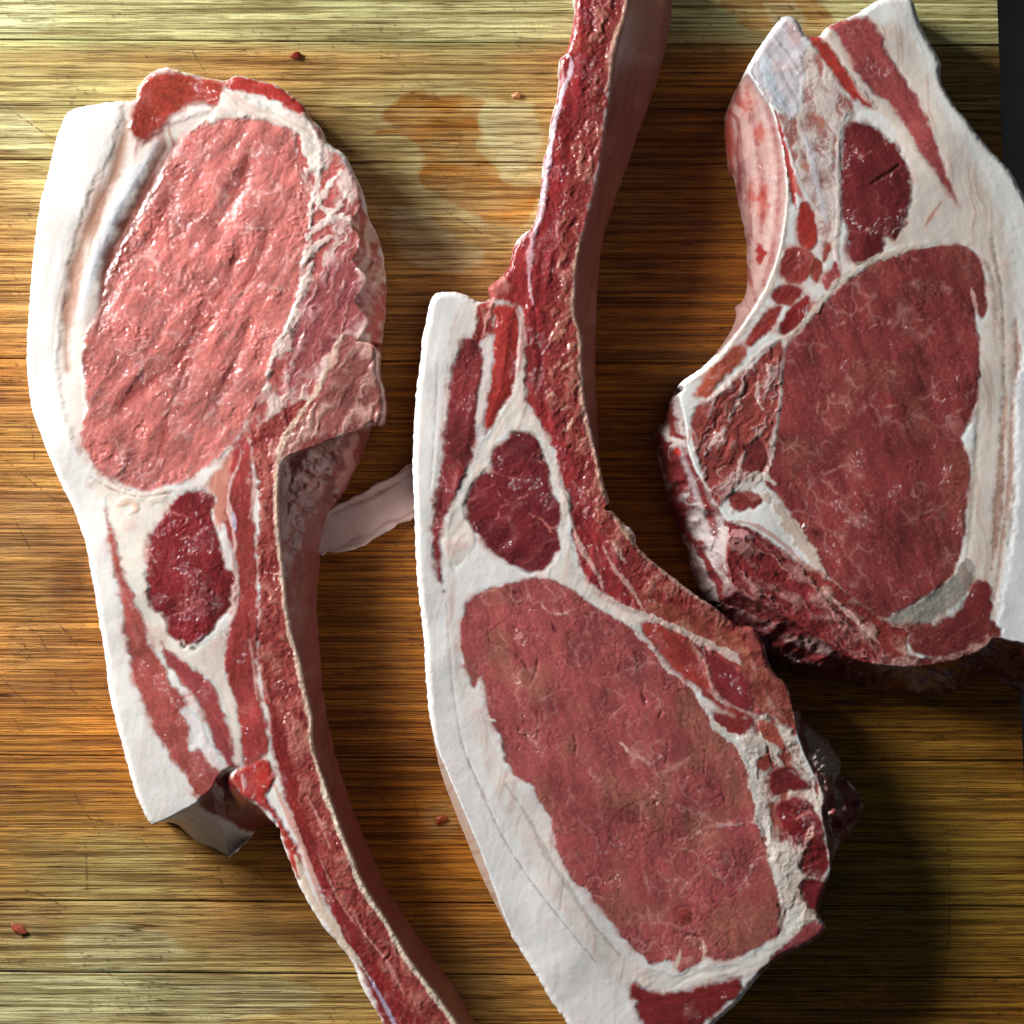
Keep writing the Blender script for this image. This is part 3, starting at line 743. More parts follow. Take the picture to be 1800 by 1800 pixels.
a.side([(268, 1450), (300, 1436), (345, 1410), (372, 1385), (392, 1356), (415, 1350), (405, 1372), (425, 1398), (455, 1418), (484, 1452)],
       [(266, 1456), (295, 1464), (312, 1480), (335, 1498), (365, 1510), (388, 1521), (400, 1514), (425, 1492), (442, 1476), (484, 1460)], 'fat', "cut_end", base=(232, 220, 210), ang=40, streak=.3, pinks=.3, pw=.9, bump=1.4)
a.area([(350, 1412), (378, 1372), (400, 1356), (418, 1390), (455, 1420), (478, 1455), (460, 1472), (430, 1478), (395, 1450), (365, 1432)], 'muscle', None, base=(140, 40, 38), ang=60, soft=5, rag=4, cell=30, vein=.2, crease=.4, bump=2)
a.build(A, (330, 900))

# =================================================================== MIDDLE CHOP
B_out = [(1022, -60), (1012, 0), (1006, 50), (996, 90), (984, 104), (983, 140), (977, 180), (968, 212), (965, 250), (957, 275), (953, 300), (950, 340), (943, 380), (932, 402), (914, 415), (901, 440), (896, 466),
         (880, 486), (858, 506), (862, 522), (850, 530), (836, 528), (818, 517), (795, 512), (770, 514), (757, 526), (750, 560), (742, 592), (738, 640), (731, 690), (727, 760), (725, 820), (728, 900), (730, 960), (733, 1020),
         (741, 1090), (746, 1150), (750, 1215), (755, 1270), (762, 1320), (772, 1367), (793, 1427), (817, 1487), (843, 1550), (868, 1600), (897, 1645), (940, 1712), (970, 1762), (1000, 1805), (1030, 1860),
         (1200, 1880), (1235, 1830), (1258, 1800), (1300, 1762), (1322, 1732), (1350, 1702), (1382, 1680), (1420, 1662), (1452, 1636), (1444, 1615), (1444, 1590), (1454, 1560), (1466, 1530), (1478, 1502), (1502, 1480), (1520, 1448),
         (1526, 1424), (1512, 1392), (1486, 1368), (1487, 1345), (1474, 1325), (1462, 1304), (1438, 1290), (1420, 1266), (1402, 1240), (1388, 1208), (1366, 1186), (1350, 1160), (1345, 1135), (1326, 1103), (1308, 1104),
         (1290, 1095), (1260, 1070), (1230, 1050), (1190, 1020), (1152, 990), (1122, 962), (1114, 936), (1092, 915), (1078, 898), (1068, 868), (1060, 820), (1057, 780), (1053, 700), (1050, 600), (1055, 480), (1066, 400),
         (1076, 368), (1088, 330), (1110, 270), (1126, 220), (1146, 170), (1162, 120), (1176, 70), (1186, 20), (1190, -40), (1192, -62)]
B = empty("pork_chop", "middle raw pork chop, bare rib running off the top edge above a wide mottled eye", "pork chop",
          group="raw pork chops on the board")
b = Cut(B_out, 146, "fat_cap", 'fat', seed=5, base=(236, 232, 228), ang=96, streak=.10, pinks=.12)
b.area([(830, 530), (850, 600), (835, 800), (800, 900), (800, 1060), (808, 1100), (812, 1180), (856, 1260), (880, 1340), (960, 1440), (1000, 1560), (1100, 1680), (1150, 1710), (1100, 1740), (1040, 1680),
        (960, 1560), (900, 1450), (850, 1340), (810, 1230), (785, 1100), (790, 1000), (760, 1000), (760, 900), (770, 800), (785, 640), (800, 560)], 'fat', None, base=(228, 216, 206), ang=98, streak=.6,
       streakcol=(206, 180, 166), soft=9, rag=4, pinks=.2)
for q, w, al in (([(807, 1293), (833, 1360), (873, 1450), (913, 1520), (967, 1593), (1055, 1700)], 3, .6), ([(785, 1060), (792, 1160), (800, 1240), (820, 1330), (860, 1410)], 3, .35), ([(992, 1540), (985, 1600)], 2.5, .4),
                 ([(770, 640), (764, 760), (756, 860)], 2.5, .4), ([(788, 640), (778, 740), (768, 840), (760, 900)], 2.5, .35), ([(890, 1380), (930, 1440), (960, 1500), (1000, 1560), (1040, 1620), (1090, 1680)], 9, .45)):
    b.line(q, w, (176, 160, 152), alpha=al, dz=-1.2, rag=1.5)
LB = [(810, 1100), (814, 1078), (832, 1050), (860, 1034), (890, 1028), (920, 1020), (960, 1018), (990, 1026), (1020, 1046), (1050, 1066), (1080, 1085), (1107, 1101), (1125, 1113), (1145, 1140), (1165, 1160), (1188, 1178), (1205, 1196),
      (1222, 1220), (1240, 1252), (1257, 1286), (1290, 1306), (1307, 1330), (1320, 1365), (1326, 1400), (1335, 1450), (1346, 1490), (1356, 1502), (1362, 1545), (1370, 1590), (1368, 1620), (1372, 1640), (1355, 1655),
      (1330, 1665), (1300, 1680), (1262, 1690), (1240, 1682), (1222, 1695), (1196, 1706), (1176, 1690), (1150, 1696), (1120, 1676), (1090, 1642), (1060, 1602), (1030, 1566), (1005, 1545), (990, 1512), (976, 1480), (965, 1440), (950, 1408),
      (930, 1376), (905, 1360), (890, 1340), (880, 1302), (866, 1270), (856, 1250), (855, 1222), (845, 1190), (835, 1208), (823, 1190), (814, 1160), (809, 1130)]
b.area(LB, 'muscle', "loin_eye", base=(172, 84, 82), ang=70, cell=30, vein=.85, crease=.75, bump=1.0, fib=.14, tan=.45, wet=.72, soft=3, rag=4, edge=1.5, seed=71, veincol=(216, 152, 142))
b.net([[(1080, 1303), (1095, 1308), (1108, 1325), (1125, 1332), (1145, 1342), (1162, 1328)], [(1212, 1476), (1240, 1456), (1290, 1448), (1335, 1446)], [(1300, 1562), (1315, 1540), (1330, 1512), (1352, 1500)],
       [(953, 1063), (965, 1076), (987, 1080), (1006, 1072), (1024, 1068)]], 5.5, (226, 178, 172), alpha=.9, dz=1, rag=2)
b.net([[(900, 1125), (915, 1115), (935, 1112)], [(1150, 1360), (1180, 1352), (1200, 1340), (1232, 1312)], [(1040, 1500), (1080, 1498), (1110, 1505)], [(1130, 1520), (1140, 1560), (1145, 1575)],
       [(1295, 1600), (1310, 1620), (1320, 1640)], [(1232, 1650), (1240, 1690)], [(1160, 1375), (1200, 1382), (1210, 1360)], [(1020, 1440), (1050, 1480), (1045, 1510)], [(1250, 1375), (1290, 1362)],
       [(935, 1240), (980, 1215), (1000, 1212)], [(850, 1180), (844, 1200), (846, 1215)]], 3, (214, 152, 144), alpha=.7, rag=2)
b.net([[(862, 1125), (880, 1140), (905, 1150), (925, 1172), (936, 1196)], [(948, 1150), (940, 1185), (934, 1200)], [(900, 1095), (908, 1112)], [(1165, 1245), (1158, 1265)], [(970, 1095), (980, 1120)], [(945, 1250), (946, 1300)],
       [(1010, 1290), (1012, 1320)], [(1117, 1150), (1124, 1180)], [(1270, 1388), (1275, 1410)], [(1190, 1640), (1230, 1646)], [(890, 1030), (910, 1045)], [(1130, 1215), (1135, 1240)], [(905, 1270), (930, 1300)],
       [(1240, 1320), (1238, 1360)], [(1175, 1300), (1170, 1340)]], 3.5, (104, 34, 36), alpha=.75, dz=-3.5)
b.area([(1188, 1608), (1200, 1596), (1215, 1604), (1212, 1622), (1196, 1628)], 'muscle', None, base=(150, 60, 52), edge=3, soft=2, rag=1)
b.line([(860, 1265), (872, 1268)], 8, (244, 232, 226), alpha=1, dz=3)
# cap muscle
b.area([(884, 778), (900, 760), (920, 755), (940, 765), (955, 790), (962, 820), (968, 845), (975, 870), (984, 888), (986, 908), (978, 932), (985, 955), (970, 985), (950, 1003), (930, 1006), (905, 996), (880, 982), (855, 960), (835, 935),
        (822, 910), (818, 880), (825, 855), (845, 834), (864, 825), (860, 802), (868, 785)], 'muscle', "cap_muscle", base=(124, 38, 44), ang=-40, cell=44, vein=.3, crease=.35, bump=1.4, edge=2.5, dome=3, seed=77)
b.net([[(873, 860), (884, 878), (900, 884), (880, 892), (876, 908), (870, 912)], [(930, 903), (950, 912), (963, 925), (970, 936)], [(905, 880), (930, 868)], [(860, 826), (890, 838), (920, 842)], [(940, 808), (962, 818)],
       [(968, 928), (980, 926)], [(820, 880), (850, 870)]], 3.2, (206, 120, 112), alpha=.8)
b.line([(885, 738), (892, 748), (903, 752)], 11, (70, 62, 58), alpha=.85, dz=-8)
b.line([(898, 758), (910, 764)], 8, (60, 36, 36), alpha=.8, dz=-5)
# strips on the upper left
b.area([(812, 602), (826, 594), (846, 598), (852, 640), (845, 690), (837, 740), (833, 790), (820, 826), (800, 870), (786, 900), (776, 930), (773, 960), (775, 1000), (779, 1038), (769, 1010), (762, 970), (760, 930), (764, 890),
        (775, 830), (782, 760), (788, 700), (796, 642)], 'muscle', "muscle_strip", base=(140, 52, 54), ang=100, cell=30, vein=.3, crease=.45, edge=1.2, seed=80, bump=1.6)
b.area([(838, 538), (852, 528), (866, 534), (868, 580), (862, 600), (845, 602), (828, 596), (836, 570)], 'torn', None, fat=(222, 160, 146), red=(156, 56, 50), ang=100, bal=-.1, soft=4, bump=1.5)
b.area([(869, 542), (888, 536), (908, 540), (914, 570), (914, 602), (908, 650), (900, 690), (882, 720), (864, 750), (853, 766), (850, 750), (855, 702), (862, 670), (865, 622), (868, 580)], 'muscle', "muscle_strip",
       base=(172, 54, 48), ang=98, cell=50, vein=.1, crease=.2, edge=3, dome=5, wet=1, seed=82)
b.area([(846, 600), (866, 590), (863, 640), (856, 690), (850, 760), (838, 770), (842, 700), (850, 650)], 'fat', None, base=(226, 206, 200), ang=98, streak=.3, soft=4, bump=1.2)
b.area([(915, 560), (922, 640), (924, 700), (938, 730), (968, 782), (985, 840), (1000, 880), (1002, 950), (1016, 1000), (1040, 1024), (1070, 1050), (1110, 1076), (1140, 1084), (1130, 1106), (1100, 1096), (1060, 1072), (1020, 1046), (985, 1024),
        (965, 1010), (985, 980), (984, 940), (988, 905), (972, 850), (958, 795), (938, 762), (905, 756), (880, 770), (866, 790), (858, 820), (830, 850), (815, 900), (835, 950), (800, 1000), (780, 960), (790, 920), (830, 830), (846, 780), (870, 745),
        (900, 700), (910, 640)], 'fat', "fat_seam", base=(228, 214, 200), ang=110, streak=.35, soft=4, rag=3, bump=1.3)
# rib: red flesh left, cancellous bone right
b.area([(1005, 40), (1022, -60), (1110, -60), (1100, 20), (1080, 90), (1070, 150), (1062, 210), (1052, 280), (1042, 335), (1030, 382), (1018, 430), (1010, 480), (1008, 548), (1020, 585), (1022, 640), (1024, 690), (1034, 745), (1048, 800),
        (1064, 862), (1088, 915), (1130, 968), (1190, 1018), (1240, 1054), (1295, 1096), (1330, 1108), (1345, 1140), (1352, 1165), (1385, 1210), (1400, 1290), (1340, 1260), (1290, 1240), (1180, 1170), (1130, 1110), (1138, 1082), (1100, 1070), (1060, 1044),
        (1022, 1006), (1006, 950), (1003, 890), (988, 840), (970, 780), (940, 728), (926, 700), (924, 640), (918, 560), (905, 535), (862, 524), (858, 506), (890, 470), (905, 430), (935, 400), (950, 330), (965, 240), (978, 170), (985, 100)],
       'muscle', "rib_muscle", base=(158, 46, 48), ang=96, cell=28, vein=.35, crease=.35, edge=.5, bump=1.9, seed=90, wet=1)
b.area([(1045, -60), (1110, -60), (1100, 20), (1080, 90), (1070, 150), (1062, 210), (1052, 280), (1042, 335), (1030, 382), (1018, 430), (1010, 480), (1008, 548), (1020, 585), (1022, 640), (1024, 690), (1034, 745), (1048, 800), (1064, 862),
        (1088, 915), (1130, 968), (1190, 1018), (1240, 1054), (1295, 1096), (1325, 1120), (1290, 1125), (1230, 1100), (1170, 1075), (1120, 1030), (1080, 975), (1040, 905), (1015, 850), (1000, 790), (975, 740), (960, 680), (965, 600), (960, 540),
        (975, 470), (985, 400), (1000, 320), (1012, 240), (1025, 160), (1030, 60)], 'marrow', "rib_bone", base=(152, 62, 58), fleck=(204, 146, 128), ang=97, amt=.5, size=10, soft=8, rag=6, seed=92, bump=2.0)
b.area([(1110, 1040), (1200, 1070), (1280, 1110), (1320, 1130), (1330, 1150), (1290, 1150), (1220, 1120), (1160, 1085), (1120, 1060)], 'marrow', None, base=(166, 82, 66), fleck=(210, 152, 126), ang=30, amt=.5, size=14, soft=6, seed=93)
b.line([(985, 100), (998, 96), (1005, 118), (990, 160), (982, 190), (972, 230), (966, 280), (955, 330), (950, 370)], 10, (222, 196, 206), alpha=.95, dz=2, rag=2)
b.line([(955, 280), (962, 310), (955, 360), (945, 395), (935, 430), (930, 470), (932, 510), (938, 535)], 9, (216, 170, 178), alpha=.9, dz=3, rag=2, wet=1)
b.line([(1105, -20), (1096, 30), (1082, 70), (1075, 110), (1072, 140), (1062, 160)], 11, (220, 176, 156), alpha=.9, dz=1)
b.line([(1018, 430), (1009, 482), (1006, 548), (1018, 588), (1018, 640), (1021, 690), (1030, 745), (1045, 800), (1060, 862), (1086, 918), (1128, 970), (1188, 1022), (1240, 1060)], 7, (214, 172, 150), alpha=.85, taper=False, rag=2.5)
b.line([(1000, 90), (1012, 84), (1020, 60)], 8, (200, 110, 90), alpha=.6)
b.area([(860, 508), (880, 488), (898, 500), (885, 520), (866, 524)], 'fat', None, base=(178, 88, 80), soft=5, streak=.5)
b.area([(918, 720), (905, 556), (925, 548), (938, 560), (942, 640), (936, 700)], 'fat', None, base=(214, 176, 168), soft=4, rag=3, alpha=.0)
b.line([(908, 545), (918, 565), (920, 590), (916, 620), (910, 660)], 10, (214, 160, 152), alpha=.9, dz=2)
b.line([(940, 545), (945, 600), (950, 640), (940, 690)], 9, (104, 26, 32), alpha=.7, dz=-5, soft=3)
b.net([[(985, 650), (1000, 640), (1005, 625)], [(995, 660), (1008, 665), (1000, 675)], [(965, 695), (978, 690)], [(985, 720), (1005, 715)], [(985, 760), (1000, 750), (1008, 735)], [(1010, 800), (1015, 780), (1030, 770)], [(985, 585), (995, 580)]],
      5, (220, 172, 150), alpha=.8, dz=1.5)
# dividing lines of the flesh along the blade
b.net([[(1000, 900), (1020, 960), (1050, 1010), (1062, 1045)], [(1060, 960), (1080, 1000), (1110, 1035), (1135, 1080)], [(1010, 940), (1030, 980)], [(1075, 950), (1100, 990)]], 7, (214, 170, 160), alpha=.85, dz=1, rag=2)
b.line([(985, 850), (1010, 900), (1040, 950), (1052, 985)], 5, (110, 34, 38), alpha=.5, dz=-2)
# fat seams fanning out from the junction
b.line([(1040, 1030), (1080, 1060), (1133, 1082), (1180, 1102), (1213, 1118), (1260, 1140), (1300, 1162), (1330, 1190), (1345, 1230)], 15, (224, 196, 186), alpha=.95, dz=1.5, rag=3)
b.line([(1107, 1098), (1143, 1133), (1177, 1173), (1213, 1202), (1247, 1228)], 12, (226, 204, 198), alpha=.95, dz=1.5, rag=3)
b.area([(1128, 1098), (1150, 1096), (1185, 1112), (1215, 1138), (1232, 1170), (1242, 1205), (1262, 1228), (1300, 1250), (1328, 1258), (1300, 1262), (1262, 1244), (1225, 1210), (1190, 1180), (1160, 1145), (1140, 1120)], 'muscle', "muscle_strip",
       base=(168, 62, 54), ang=48, cell=34, vein=.15, crease=.25, edge=2, seed=95)
b.area([(1222, 1138), (1262, 1155), (1298, 1178), (1318, 1210), (1326, 1252), (1298, 1244), (1266, 1222), (1252, 1196), (1244, 1165)], 'muscle', "muscle_strip", base=(138, 44, 50), ang=50, cell=34, vein=.2, crease=.3, edge=2, seed=97)
b.line([(1213, 1127), (1240, 1167), (1248, 1200), (1267, 1228), (1300, 1247), (1330, 1258)], 6, (216, 160, 150), alpha=.9, dz=1.5)
b.area([(1305, 1160), (1350, 1165), (1385, 1212), (1400, 1290), (1372, 1280), (1340, 1255), (1320, 1215)], 'marrow', "chine_edge", base=(168, 92, 78), fleck=(216, 172, 156), ang=60, amt=.6, size=14, seed=99)
b.area([(1310, 1104), (1326, 1102), (1345, 1136), (1350, 1165), (1330, 1170), (1315, 1140)], 'muscle', None, base=(150, 70, 60), soft=3, wet=1, bump=3)
# muscles and fat at the right end
b.area([(1245, 1262), (1262, 1255), (1290, 1260), (1322, 1262), (1325, 1285), (1308, 1300), (1285, 1296), (1262, 1284)], 'muscle', "muscle_strip", base=(156, 52, 50), cell=26, vein=.2, crease=.2, edge=1.5)
b.area([(1296, 1300), (1322, 1280), (1332, 1255), (1372, 1268), (1396, 1292), (1408, 1330), (1424, 1360), (1446, 1392), (1448, 1425), (1440, 1500), (1450, 1560), (1442, 1640), (1400, 1660), (1372, 1640), (1366, 1560), (1346, 1490), (1330, 1420), (1320, 1350)],
       'torn', "fat_seam", fat=(230, 216, 204), red=(170, 84, 76), ang=70, bal=.45, soft=4, rag=4, bump=2.2, seed=101)
b.line([(1243, 1250), (1260, 1280), (1300, 1307), (1320, 1342), (1330, 1382), (1338, 1433), (1354, 1483), (1364, 1527), (1374, 1590)], 20, (234, 220, 212), alpha=.95, dz=1.5, rag=4)
b.area([(1330, 1275), (1345, 1262), (1368, 1285), (1380, 1315), (1362, 1312), (1342, 1296)], 'muscle', None, base=(186, 92, 74), soft=3, vein=.4, cell=20)
b.area([(1332, 1335), (1350, 1328), (1358, 1345), (1345, 1358), (1335, 1348)], 'muscle', None, base=(176, 78, 62), soft=3)
b.area([(1352, 1368), (1368, 1352), (1396, 1354), (1424, 1382), (1404, 1388), (1376, 1390), (1358, 1402)], 'muscle', "muscle_strip", base=(136, 40, 42), cell=30, vein=.1, crease=.2, edge=2)
b.area([(1370, 1410), (1398, 1400), (1430, 1422), (1448, 1462), (1456, 1525), (1442, 1545), (1408, 1528), (1412, 1494), (1388, 1472), (1366, 1436)], 'muscle', "muscle_strip", base=(132, 34, 36), cell=22, vein=.4, crease=.5, edge=2, bump=3, wet=1)
b.line([(1432, 1448), (1420, 1475), (1412, 1500)], 10, (226, 176, 160), alpha=.9, dz=3)
b.line([(1400, 1440), (1425, 1428), (1430, 1440)], 7, (206, 120, 110), alpha=.8, dz=2)
b.area([(1408, 1552), (1440, 1548), (1462, 1560), (1455, 1600), (1440, 1612), (1418, 1590)], 'muscle', "muscle_strip", base=(120, 30, 36), cell=28, vein=.15, crease=.3, edge=1)
b.line([(1368, 1592), (1380, 1600), (1376, 1630), (1366, 1650)], 8, (90, 40, 34), alpha=.6, dz=-4)
b.area([(1130, 1700), (1170, 1712), (1200, 1712), (1232, 1694), (1262, 1698), (1300, 1688), (1340, 1668), (1372, 1645), (1390, 1600), (1405, 1600), (1400, 1650), (1360, 1690), (1310, 1715), (1262, 1724), (1215, 1738), (1165, 1742), (1122, 1730)], 'fat', "fat_seam",
       base=(232, 222, 208), ang=-20, streak=.2, soft=4, rag=5, bump=1.8)
b.line([(1180, 1712), (1192, 1690), (1196, 1672)], 9, (236, 214, 196), alpha=.9)
b.line([(1234, 1690), (1240, 1670), (1234, 1650)], 6, (232, 196, 180), alpha=.9)
b.area([(1108, 1732), (1130, 1735), (1165, 1745), (1215, 1740), (1262, 1726), (1302, 1718), (1300, 1745), (1272, 1772), (1240, 1800), (1200, 1850), (1160, 1850), (1130, 1800)], 'muscle', "muscle_strip", base=(132, 38, 38), ang=-10, cell=40, vein=.15, crease=.35, edge=2)
b.area([(1400, 1640), (1430, 1620), (1452, 1636), (1420, 1662), (1382, 1682), (1350, 1702), (1330, 1712), (1370, 1670)], 'muscle', None, base=(140, 60, 62), soft=4, cell=30)
# flanks
b.side([(1112, -62), (1104, 10), (1084, 80), (1074, 150), (1066, 210), (1056, 280), (1046, 335), (1033, 384), (1021, 430), (1013, 482), (1011, 550), (1022, 585), (1024, 640), (1027, 692), (1037, 745), (1050, 800), (1062, 850), (1072, 880)],
       [(1196, -62), (1188, 20), (1178, 70), (1164, 120), (1148, 170), (1128, 220), (1112, 270), (1090, 330), (1078, 368), (1068, 400), (1057, 480), (1052, 600), (1055, 700), (1059, 780), (1063, 830), (1076, 884)],
       'fat', "side_membrane", base=(150, 94, 84), ang=100, streak=.4, streakcol=(104, 56, 50), pinks=.15, wet=.4, pw=.95, bump=1.2)
b.side([(755, 1262), (767, 1313), (790, 1367), (817, 1432), (843, 1493), (868, 1562), (886, 1612), (900, 1645)], [(752, 1262), (760, 1322), (770, 1369), (791, 1429), (815, 1489), (841, 1552), (866, 1602), (894, 1648)],
       'fat', "side_membrane", base=(206, 180, 162), ang=115, streak=.5, streakcol=(170, 120, 100), pinks=.3, pw=.7)
b.side([(1352, 1160), (1388, 1215), (1402, 1290), (1428, 1352), (1448, 1398), (1446, 1430), (1456, 1480), (1460, 1530), (1452, 1560)],
       [(1364, 1160), (1392, 1208), (1406, 1240), (1424, 1266), (1440, 1288), (1465, 1302), (1478, 1325), (1490, 1345), (1490, 1368), (1516, 1392), (1530, 1424), (1524, 1448), (1504, 1484), (1480, 1506), (1468, 1532), (1458, 1562)],
       'torn', "torn_edge_meat", zf=55, fat=(214, 196, 184), red=(150, 76, 76), ang=70, bal=.05, pw=.7, wob=22, bump=3.5, seed=110)
b.area([(1425, 1270), (1470, 1296), (1486, 1345), (1480, 1370), (1450, 1400), (1438, 1360), (1420, 1320)], 'torn', None, fat=(206, 188, 176), red=(150, 96, 90), ang=70, bal=.25, soft=6, bump=4)
b.build(B, (980, 1100))

# =================================================================== RIGHT CHOP
C_out = [(1376, 28), (1392, 27), (1408, 40), (1416, 60), (1440, 62), (1452, 48), (1480, 35), (1518, 16), (1550, -4), (1600, -6), (1613, 20), (1620, 42), (1640, 80), (1656, 110), (1655, 140), (1676, 180), (1700, 210), (1735, 255), (1770, 290),
         (1790, 320), (1806, 350), (1840, 420), (1880, 560), (1895, 760), (1885, 980), (1872, 1120), (1868, 1200), (1830, 1230), (1796, 1212), (1770, 1195), (1748, 1192), (1725, 1214), (1695, 1226), (1650, 1234), (1600, 1230), (1550, 1222), (1500, 1206),
         (1450, 1202), (1400, 1192), (1360, 1172), (1330, 1140), (1296, 1100), (1262, 1075), (1240, 1042), (1225, 1010), (1210, 955), (1190, 900), (1176, 850), (1161, 790), (1156, 755), (1174, 738), (1180, 714), (1190, 690), (1206, 665), (1232, 648),
         (1262, 620), (1290, 582), (1305, 548), (1304, 530), (1316, 520), (1325, 490), (1325, 440), (1322, 400), (1311, 350), (1302, 300), (1290, 280), (1286, 240), (1284, 190), (1298, 150), (1310, 125), (1330, 90), (1352, 58)]
C = empty("pork_chop", "rightmost raw pork chop, short bone, dark smooth eye and wide white fat cut by frame", "pork chop",
          group="raw pork chops on the board")
c = Cut(C_out, 150, "fat_cap", 'fat', seed=9, base=(236, 236, 230), ang=70, streak=.1, pinks=.08)
c.area([(1540, 40), (1600, 60), (1660, 200), (1720, 300), (1770, 420), (1790, 560), (1790, 700), (1785, 850), (1765, 960), (1750, 1080), (1730, 1060), (1700, 1020), (1700, 860), (1715, 740), (1725, 600), (1735, 520), (1715, 440), (1640, 430), (1560, 430), (1600, 330), (1560, 200),
        (1450, 60)], 'fat', None, base=(222, 206, 190), ang=84, streak=.6, streakcol=(200, 172, 150), soft=12, rag=5, pinks=.2)
for q, w, col, al in (([(1745, 420), (1762, 520), (1766, 640), (1762, 740)], 4, (160, 140, 122), .6), ([(1786, 560), (1790, 640), (1784, 720)], 14, (180, 110, 80), .6), ([(1768, 700), (1758, 820), (1752, 900), (1745, 1000)], 12, (186, 138, 118), .75),
                      ([(1780, 700), (1776, 820), (1766, 920), (1755, 1010), (1748, 1060)], 8, (196, 150, 130), .7), ([(1764, 760), (1762, 880), (1752, 960)], 4, (130, 80, 66), .6), ([(1700, 440), (1740, 470), (1755, 560)], 4, (176, 160, 140), .6),
                      ([(1790, 760), (1784, 860), (1772, 960)], 3, (150, 110, 96), .6), ([(1722, 700), (1716, 800), (1708, 900), (1700, 980)], 8, (190, 184, 168), .7)):
    c.line(q, w, col, alpha=al, dz=-2.5, soft=3, rag=2.5)
c.area([(1795, 640), (1900, 500), (1900, 1150), (1760, 1122), (1750, 1105), (1760, 1040), (1780, 940), (1785, 820)], 'fat', None, base=(228, 232, 234), ang=88, streak=.05, soft=6, pinks=0, dz=3)
c.area([(1690, 770), (1712, 745), (1712, 790), (1702, 815), (1694, 800)], 'fat', None, base=(236, 236, 234), soft=3, rag=2, dz=2)
LC = [(1386, 600), (1404, 588), (1422, 560), (1452, 528), (1490, 492), (1532, 466), (1580, 446), (1630, 435), (1680, 430), (1710, 440), (1726, 466), (1733, 502), (1735, 548), (1727, 562), (1718, 545), (1716, 570), (1722, 600), (1722, 660), (1718, 702), (1705, 740), (1690, 770),
      (1704, 800), (1706, 832), (1700, 872), (1696, 920), (1690, 970), (1675, 1010), (1642, 1040), (1604, 1062), (1570, 1086), (1535, 1080), (1500, 1052), (1466, 1026), (1440, 985), (1410, 942), (1390, 902), (1368, 872), (1345, 846), (1352, 800), (1366, 760), (1374, 700), (1376, 648)]
c.area(LC, 'muscle', "loin_eye", base=(146, 62, 60), ang=65, cell=38, vein=.85, crease=.22, bump=1.2, fib=.10, tan=.18, wet=.75, soft=3, rag=2.5, edge=1.5, seed=121, veincol=(196, 134, 124))
c.net([[(1520, 580), (1545, 570), (1580, 565), (1630, 562)], [(1460, 578), (1490, 565)], [(1505, 732), (1525, 710), (1540, 690)], [(1530, 712), (1545, 722), (1560, 715), (1580, 712)], [(1640, 700), (1665, 708)], [(1638, 660), (1642, 700)],
       [(1560, 650), (1580, 660)], [(1470, 935), (1495, 918), (1515, 922), (1540, 940)], [(1605, 860), (1608, 885)], [(1660, 960), (1675, 985)], [(1450, 705), (1470, 690)], [(1400, 660), (1420, 665)], [(1650, 740), (1690, 720)], [(1600, 870), (1630, 885)],
       [(1440, 700), (1435, 740)], [(1640, 790), (1655, 770), (1680, 775)]], 4, (200, 138, 128), alpha=.7, rag=2.2)
c.line([(1708, 505), (1716, 540), (1724, 560)], 7, (222, 180, 170), alpha=.9)
# cap muscle
c.area([(1480, 240), (1490, 221), (1510, 214), (1540, 222), (1556, 240), (1576, 255), (1590, 280), (1600, 320), (1598, 360), (1590, 395), (1572, 420), (1556, 420), (1546, 450), (1520, 465), (1495, 460), (1488, 438), (1490, 410), (1480, 370), (1477, 320), (1478, 280)],
       'muscle', "cap_muscle", base=(120, 40, 42), ang=75, cell=60, vein=.15, crease=.15, bump=1, edge=2.5, dome=4, seed=125)
c.line([(1530, 325), (1550, 312), (1568, 300), (1580, 290)], 4.5, (80, 26, 28), alpha=.8, dz=-6)
c.net([[(1490, 405), (1515, 408), (1535, 398)], [(1548, 405), (1556, 424)], [(1500, 262), (1515, 276), (1530, 266)], [(1555, 240), (1560, 262)], [(1482, 312), (1498, 306)]], 3, (190, 120, 110), alpha=.7)
c.line([(1490, 205), (1500, 200), (1495, 215)], 13, (140, 122, 104), alpha=.6, dz=-3, soft=4)
# strips near the top
c.area([(1460, 46), (1500, 29), (1526, 35), (1546, 60), (1556, 86), (1590, 140), (1620, 190), (1640, 240), (1660, 300), (1680, 350), (1683, 360), (1665, 332), (1640, 300), (1614, 260), (1590, 216), (1560, 180), (1530, 156), (1505, 130), (1490, 96), (1475, 66)], 'muscle', "muscle_strip",
       base=(164, 76, 74), ang=52, cell=20, vein=.5, crease=.2, edge=1.5, seed=127)
c.area([(1420, 60), (1441, 62), (1466, 92), (1492, 132), (1520, 165), (1541, 192), (1520, 186), (1490, 165), (1460, 130), (1436, 92)], 'muscle', "muscle_strip", base=(170, 54, 44), ang=50, cell=60, vein=.15, crease=.2, edge=2, seed=129)
c.line([(1448, 60), (1466, 80), (1490, 120), (1530, 175), (1570, 210), (1610, 270), (1650, 320)], 14, (230, 214, 200), alpha=.8, dz=2, soft=4)
